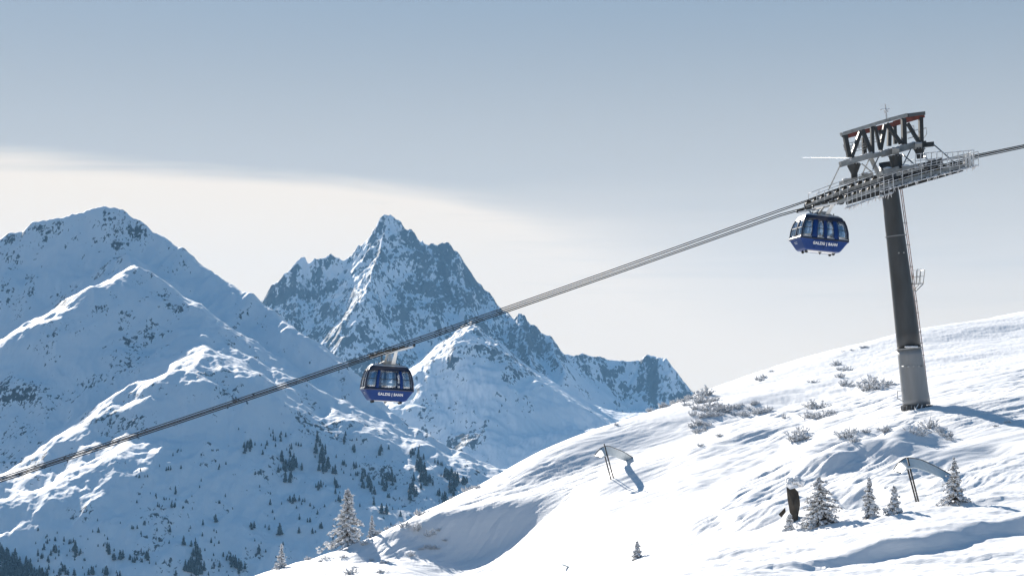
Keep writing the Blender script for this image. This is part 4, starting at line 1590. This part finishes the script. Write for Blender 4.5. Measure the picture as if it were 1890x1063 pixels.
S1 = zz([(1340, 310, 24), (1200, 400, 26), (1310, 430, 26), (1420, 480, 28), (1250, 650, 16), (1400, 590, 20), (1460, 590, 14), (1540, 525, 12), (1490, 440, 12), (1340, 600, 10)], 480, 880, .22222)
S2 = zz([(985, 470, 20), (870, 555, 18), (750, 800, 26), (1010, 795, 20), (1030, 715, 16), (690, 670, 14), (925, 690, 12), (550, 675, 18), (400, 685, 14), (725, 605, 12), (500, 700, 10), (790, 750, 12)], 480, 880, .22222)
S3 = zz([(1715, 112, 26), (1590, 172, 12), (1810, 88, 16), (1760, 100, 14), (1060, 372, 12), (1120, 352, 10)], 480, 880, .22222)
S4 = zz([(955, 168, 24), (1035, 156, 24), (1100, 155, 26), (1170, 140, 40), (1150, 178, 36), (1212, 215, 34), (1222, 165, 26), (1140, 285, 28), (1128, 325, 26), (1262, 215, 28), (1300, 200, 24),
         (1330, 205, 24), (1372, 240, 22), (1420, 185, 18), (1490, 212, 18), (1440, 232, 22), (890, 204, 16), (1080, 190, 20), (1190, 245, 22), (1180, 290, 18), (1005, 172, 18), (1062, 168, 20), (1125, 205, 24), (1110, 240, 20), (1165, 215, 26), (1195, 190, 26), (1245, 190, 24), (1240, 240, 22), (1285, 225, 22), (1320, 235, 18), (1155, 250, 22), (1100, 300, 16), (1160, 315, 20), (1350, 190, 16)], 880, 680, .36036)
S5 = zz([(712, 290, 12), (1240, 345, 16), (1145, 395, 16), (1458, 62, 14), (1508, 17, 10)], 880, 680, .36036)
S6 = zz([(75, 498, 16), (100, 486, 14), (158, 443, 8), (430, 515, 18), (578, 402, 20), (600, 482, 18), (600, 434, 12), (648, 438, 22), (640, 535, 26), (690, 540, 16), (765, 515, 16), (10, 690, 18), (90, 715, 26), (45, 655, 16)], 1380, 560, .28223)
S7 = zz([(830, 560, 50), (900, 540, 34), (770, 560, 30)], 1380, 560, .28223)
S8 = zz([(450, 690, 44), (485, 745, 44), (400, 740, 26), (240, 750, 18), (540, 720, 20)], 1380, 560, .28223)
S9 = zz([(330, 890, 42), (350, 850, 26)], 1380, 560, .28223)
S10 = zz([(655, 870, 40), (685, 845, 26), (770, 840, 20), (905, 838, 26), (700, 900, 20)], 1380, 560, .28223)
S11 = zz([(1190, 810, 42), (1110, 850, 34), (1250, 840, 26), (1300, 870, 26), (1320, 890, 18)], 1380, 560, .28223)
S12 = zz([(1700, 775, 16), (1620, 805, 12)], 1380, 560, .28223)
S13 = zz([(752, 290, 12), (775, 287, 8), (682, 308, 8), (628, 314, 8)], 1380, 560, .28223)
ALL = [(S1, 'rimed dwarf pine in the patch right of the tall snow laden conifer'), (S2, 'small rimed dwarf pine on the lower left crest around the tall conifer'),
       (S3, 'rimed dwarf pine on the left skyline of the near slope'), (S4, 'rimed dwarf pine in the thicket where the slope meets the far ridge'),
       (S5, 'lone little rimed shrub above the first drift deflector'), (S6, 'small rimed shrub on the wind swept slope left of the tower'),
       (S7, 'wide spiky rimed shrub just left of the tower foot'), (S8, 'bushy rimed dwarf pine half way between thicket and tower foot'),
       (S9, 'upright rimed shrub with dark foot left of the big drift'), (S10, 'low rimed shrub on top of the big drift below the tower'),
       (S11, 'bushy rimed dwarf pine in front of the tower foot'), (S12, 'thin rimed twig sticking out right of the tower'),
       (S13, 'tiny dark shrub on the skyline left of the tower')]
ORD = ['leftmost'] + [n_ + ' from left' for n_ in ('second third fourth fifth sixth seventh eighth ninth tenth eleventh twelfth thirteenth fourteenth fifteenth sixteenth '
                                                'seventeenth eighteenth nineteenth twentieth').split()] + ['twenty-first from left'] + [n_ + ' from right' for n_ in 'fourteenth thirteenth twelfth eleventh tenth ninth eighth seventh sixth fifth fourth third second'.split()] + ['rightmost'] * 60
ci = 0
for lst, lab in ALL:
    for k_, (x, y, w) in enumerate(sorted(lst)):
        shrub(x, y, w, ci, lab + ', ' + ORD[k_], 'rimed dwarf pines on the near slope')
        ci += 1


# ------------------------------------------------------------------ dark conifers on the far mountainside
def far_tree_mesh(seed):
    rg = random.Random(seed)
    mb = MB()
    mb.tube([(0, 0, -.15), (0, 0, .3)], [.03, .02], 5, False)
    tiers = 9
    fat = rg.uniform(.17, .26)
    for i in range(tiers):
        t = i / tiers
        z0 = .06 + .94 * t
        r0 = fat * (1 - t) ** .7 * rg.uniform(.8, 1.15) + .015
        n = 8
        vs = [(0, 0, min(1.0, z0 + .24 * (1.2 - t)))]
        for k in range(n):
            a = 6.283 * (k + rg.uniform(-.3, .3)) / n
            rr_ = r0 * rg.uniform(.55, 1.25)
            vs.append((rr_ * math.cos(a), rr_ * math.sin(a), z0 - rg.uniform(0, .06)))
        mb.add(vs, [(0, 1 + k, 1 + (k + 1) % n) for k in range(n)])
    me_ = mb.mesh('far_conifer')
    me_.materials.append(M['far_needles'])
    return me_


FT = [far_tree_mesh(90 + i) for i in range(6)]
CL = []


def cl(lst, ox, oy, k, zone):
    for x, y, n, hpx, sx, sy in lst:
        CL.append((ox + x * k, oy + y * k, n, hpx, sx * k, sy * k, zone))


# (x, y, how many, height in photo px, spread)
cl([(265, 930, 16, 20, 45, 65), (475, 770, 6, 17, 22, 45), (505, 860, 7, 18, 18, 45), (535, 940, 9, 19, 35, 45), (170, 740, 5, 9, 18, 35), (225, 710, 5, 9, 18, 25), (300, 820, 4, 11, 14, 30),
    (670, 720, 5, 9, 14, 25), (720, 805, 4, 10, 24, 10), (15, 790, 4, 14, 10, 25), (95, 830, 1, 9, 2, 2), (205, 955, 2, 11, 6, 6), (370, 930, 3, 12, 12, 25), (345, 770, 3, 8, 24, 12)],
   460, 620, .26344, 'dark conifer in groves below the ropes')
cl([(920, 820, 5, 12, 16, 22), (985, 795, 2, 8, 10, 4), (660, 905, 3, 12, 8, 12), (742, 925, 4, 11, 10, 12), (800, 985, 5, 14, 16, 20), (840, 1030, 5, 15, 14, 20), (1000, 1000, 6, 14, 24, 30), (940, 1040, 3, 12, 12, 14),
    (1195, 930, 10, 18, 28, 40), (1225, 1010, 10, 18, 45, 40), (1160, 835, 7, 11, 35, 20), (1225, 865, 2, 10, 6, 6), (1300, 885, 3, 8, 22, 8), (1360, 905, 3, 8, 16, 6), (1400, 1000, 9, 18, 30, 25), (1440, 1035, 7, 18, 30, 25), (1510, 1030, 5, 14, 22, 14),
    (605, 1045, 2, 13, 8, 8), (490, 1055, 3, 12, 14, 8), (750, 975, 2, 10, 6, 8)],
   460, 620, .26344, 'dark conifer in groves below the far cabin')
cl([(1275, 362, 1, 14, 1, 1), (1215, 400, 5, 6, 35, 12), (1155, 455, 2, 10, 6, 4), (1262, 455, 4, 10, 20, 8), (1330, 465, 3, 6, 20, 8), (1475, 585, 1, 15, 1, 1), (1567, 565, 1, 19, 1, 1), (1590, 428, 2, 7, 12, 4),
    (1855, 220, 2, 8, 6, 4), (1462, 268, 1, 7, 1, 1), (1240, 190, 3, 8, 26, 4), (1590, 170, 2, 7, 4, 10), (1290, 45, 4, 6, 24, 14), (1800, 40, 6, 11, 24, 24), (1050, 240, 4, 6, 34, 8), (945, 612, 2, 9, 14, 4),
    (722, 640, 2, 9, 10, 4), (1235, 625, 3, 9, 14, 6), (1335, 730, 1, 16, 1, 1), (1390, 740, 1, 12, 1, 1), (1420, 735, 1, 17, 1, 1), (1535, 715, 1, 14, 1, 1), (1470, 665, 2, 8, 4, 8), (1840, 610, 3, 12, 20, 10)],
   0, 820, .25397, 'dark conifer scattered on open snow')
cl([(345, 720, 1, 14, 1, 1), (410, 700, 2, 11, 12, 6), (465, 705, 1, 12, 1, 1), (522, 715, 3, 9, 12, 8), (320, 765, 1, 13, 1, 1), (402, 785, 4, 13, 12, 16), (552, 795, 3, 18, 8, 14), (585, 795, 1, 10, 1, 1), (275, 810, 1, 13, 1, 1), (312, 830, 2, 13, 8, 8),
    (345, 850, 2, 13, 6, 12), (427, 810, 1, 8, 1, 1), (370, 805, 1, 10, 1, 1), (772, 745, 2, 10, 8, 12), (792, 790, 3, 16, 8, 14), (826, 835, 2, 12, 6, 12), (882, 830, 4, 16, 14, 14), (960, 850, 4, 11, 26, 14), (1070, 845, 3, 16, 10, 14), (1046, 795, 1, 9, 2, 2), (1030, 850, 2, 10, 8, 8),
    (1420, 850, 8, 20, 35, 40), (1400, 920, 10, 20, 50, 20), (1460, 920, 7, 20, 30, 30), (1700, 870, 5, 17, 20, 30), (1715, 915, 5, 17, 30, 25), (1625, 810, 2, 9, 6, 6), (1665, 835, 3, 7, 18, 6), (1595, 880, 2, 9, 4, 8), (1880, 780, 3, 14, 10, 14),
    (460, 915, 3, 14, 12, 10), (430, 940, 3, 12, 14, 8), (485, 945, 3, 12, 8, 6), (355, 905, 2, 11, 6, 8), (540, 955, 2, 11, 8, 4), (665, 945, 6, 15, 24, 16), (775, 945, 5, 14, 20, 12), (870, 955, 3, 10, 12, 6), (1275, 955, 2, 10, 8, 4), (1515, 950, 1, 11, 1, 1), (192, 880, 3, 18, 8, 8)],
   0, 820, .25397, 'dark conifer in clumps low on the mountainside')
cl([(172, 480, 2, 20, 10, 8), (75, 440, 1, 10, 1, 1), (320, 350, 2, 10, 8, 4), (415, 375, 2, 9, 14, 6), (435, 468, 1, 14, 1, 1), (322, 465, 2, 11, 12, 4), (500, 425, 2, 12, 14, 6), (270, 210, 4, 14, 18, 16), (325, 200, 1, 13, 1, 1), (372, 208, 1, 8, 1, 1), (85, 232, 1, 11, 1, 1),
    (492, 95, 3, 10, 10, 14), (630, 85, 2, 13, 6, 8), (626, 140, 1, 12, 1, 1), (655, 205, 2, 14, 6, 10), (905, 80, 5, 16, 20, 30), (870, 90, 3, 13, 12, 20), (946, 235, 1, 18, 1, 1), (950, 140, 2, 12, 8, 10), (1010, 305, 1, 21, 1, 1), (1050, 305, 1, 21, 1, 1), (1040, 95, 4, 13, 22, 24), (1105, 45, 4, 13, 18, 24), (1070, 170, 2, 9, 8, 8),
    (1270, 130, 7, 18, 28, 40), (1245, 200, 3, 13, 16, 18), (1385, 70, 5, 16, 30, 30), (1490, 160, 3, 13, 16, 10), (1530, 190, 4, 18, 22, 14), (1610, 110, 7, 19, 36, 36), (1165, 325, 2, 10, 10, 6), (477, 310, 1, 9, 1, 1)],
   480, 880, .22222, 'dark conifer just above the near crest')
cl([(40, 870, 26, 17, 45, 50), (110, 900, 22, 17, 45, 40), (200, 935, 22, 16, 60, 25), (290, 955, 14, 14, 40, 14), (30, 950, 24, 17, 45, 20), (120, 955, 20, 16, 50, 14), (10, 815, 8, 16, 20, 25)], 0, 820, .25397, 'dark conifer in the corner forest')
rt = random.Random(5)
spots = []
for x, y, n, hpx, sx, sy, zone in CL:
    for k in range(n):
        a = rt.gauss(0, .55) if n > 1 else 0
        b = rt.gauss(0, .55) if n > 1 else 0
        spots.append((x + a * sx * 1.25, min(y + b * sy * 1.2, 1085), hpx * rt.uniform(.75, 1.25), zone))
# young trees sprinkled round the groves
for k in range(230):
    x, y, n, hpx, sx, sy, zone = rt.choice(CL)
    if y < 780 or 'corner' in zone:
        continue
    spots.append((x + rt.gauss(0, 16), min(1080, y + rt.gauss(0, 14)), rt.uniform(4, 8), zone))
# keep to the allowed number of single trees
pr = np.array([(s[0], s[1]) for s in spots])
d0 = np.array([P(x, y, 1.0) for x, y in pr])
Ys = np.linspace(2600, 4500, 900)
Xs = d0[:, 0:1] * Ys[None]
Zs = d0[:, 2:3] * Ys[None]
Hs = left_h(Xs, np.broadcast_to(Ys[None], Xs.shape))
G = Zs - Hs
placed = []
for i, s in enumerate(spots):
    w = np.where((G[i][1:] <= 0) & (G[i][:-1] > 0))[0]
    if len(w) == 0:
        continue
    k = w[0]
    t = G[i][k] / (G[i][k] - G[i][k + 1])
    Y = Ys[k] + t * (Ys[k + 1] - Ys[k])
    placed.append((d0[i, 0] * Y, Y, d0[i, 2] * Y, s[2] * Y / F, s[3]))
if len(placed) > 850:
    placed = rt.sample(placed, 850)
placed.sort(key=lambda p: -p[3] / p[1])
ZR = {}
for p in placed[:300]:
    ZR.setdefault(p[4], []).append(proj(p)[0])


def tree_label(p):
    """its size, and which part of its grove it stands in"""
    xs = sorted(ZR[p[4]])
    k = xs.index(min(xs, key=lambda v: abs(v - proj(p)[0]))) / max(1, len(xs) - 1)
    part_ = ['at the left end', 'left of the middle', 'right of the middle', 'at the right end'][min(3, int(k * 4))]
    hp = p[3] * F / p[1]
    size = 'tall' if hp > 20 else ('medium' if hp > 14 else 'small')
    return size + ' ' + p[4] + ', ' + part_


SAME = {}
for p in placed[:300]:
    SAME.setdefault(tree_label(p), []).append(proj(p)[0])
for i, (x, y, z, h, zone) in enumerate(placed):
    if i < 300:
        lab = tree_label((x, y, z, h, zone))
        if len(SAME[lab]) > 1:
            lab = lab + ', ' + ORD[sorted(SAME[lab]).index(proj((x, y, z))[0])]
        o = link('far_conifer', FT[i % 6])
        o.location = (x, y, z)
        f_ = rt.uniform(.85, 1.35)
        o.scale = (h * f_, h * f_, h)
        o.rotation_euler = (0, 0, rt.uniform(0, 6.28))
        tag(o, lab, 'tree', 'dark conifers on the far mountainside')
rest = MB()
for i, (x, y, z, h, zone) in enumerate(placed[300:]):
    m_ = FT[i % 6]
    f_ = rt.uniform(.9, 1.3)
    rest.add([(x + v.co.x * h * f_, y + v.co.y * h * f_, z + v.co.z * h) for v in m_.vertices], [tuple(p.vertices) for p in m_.polygons])
ro_ = rest.build('small_conifers', M['far_needles'])
tag(ro_, 'smallest dark conifers sprinkled over the far mountainside', 'trees', kind='stuff')

# ------------------------------------------------------------------ vapour trail high in the sky
va, vb = Vector(P(1480, 291, 30000)), Vector(P(1566, 291.8, 30000))
vt = MB().tube([va.lerp(vb, t) for t in (0, .3, .7, 1.0)], [0.7, 2.0, 3.2, 4.0], 8).build('vapour_trail', M['vapour'], smooth=True)
tag(vt, 'thin white vapour trail in the sky left of the tower head', 'vapour trail')

# ------------------------------------------------------------------ air
hz = MB().hexa([(-9000, -400, -482), (9000, -400, -482), (9000, 11000, -482), (-9000, 11000, -482)],
               [(-9000, -400, 990), (9000, -400, 990), (9000, 11000, 990), (-9000, 11000, 990)])
hm = bpy.data.materials.new('thin_blue_air')
hm.use_nodes = True
hm.node_tree.nodes.clear()
ho = hm.node_tree.nodes.new('ShaderNodeOutputMaterial')
hv = hm.node_tree.nodes.new('ShaderNodeVolumePrincipled')
hv.inputs['Color'].default_value = (0.30, 0.62, 1.0, 1)
hv.inputs['Density'].default_value = HAZE
hv.inputs['Anisotropy'].default_value = 0.0
hm.node_tree.links.new(hv.outputs[0], ho.inputs['Volume'])
if HAZE > 0:
    hob = hz.build('haze', hm)
    tag(hob, 'thin blue mountain air', kind='stuff')
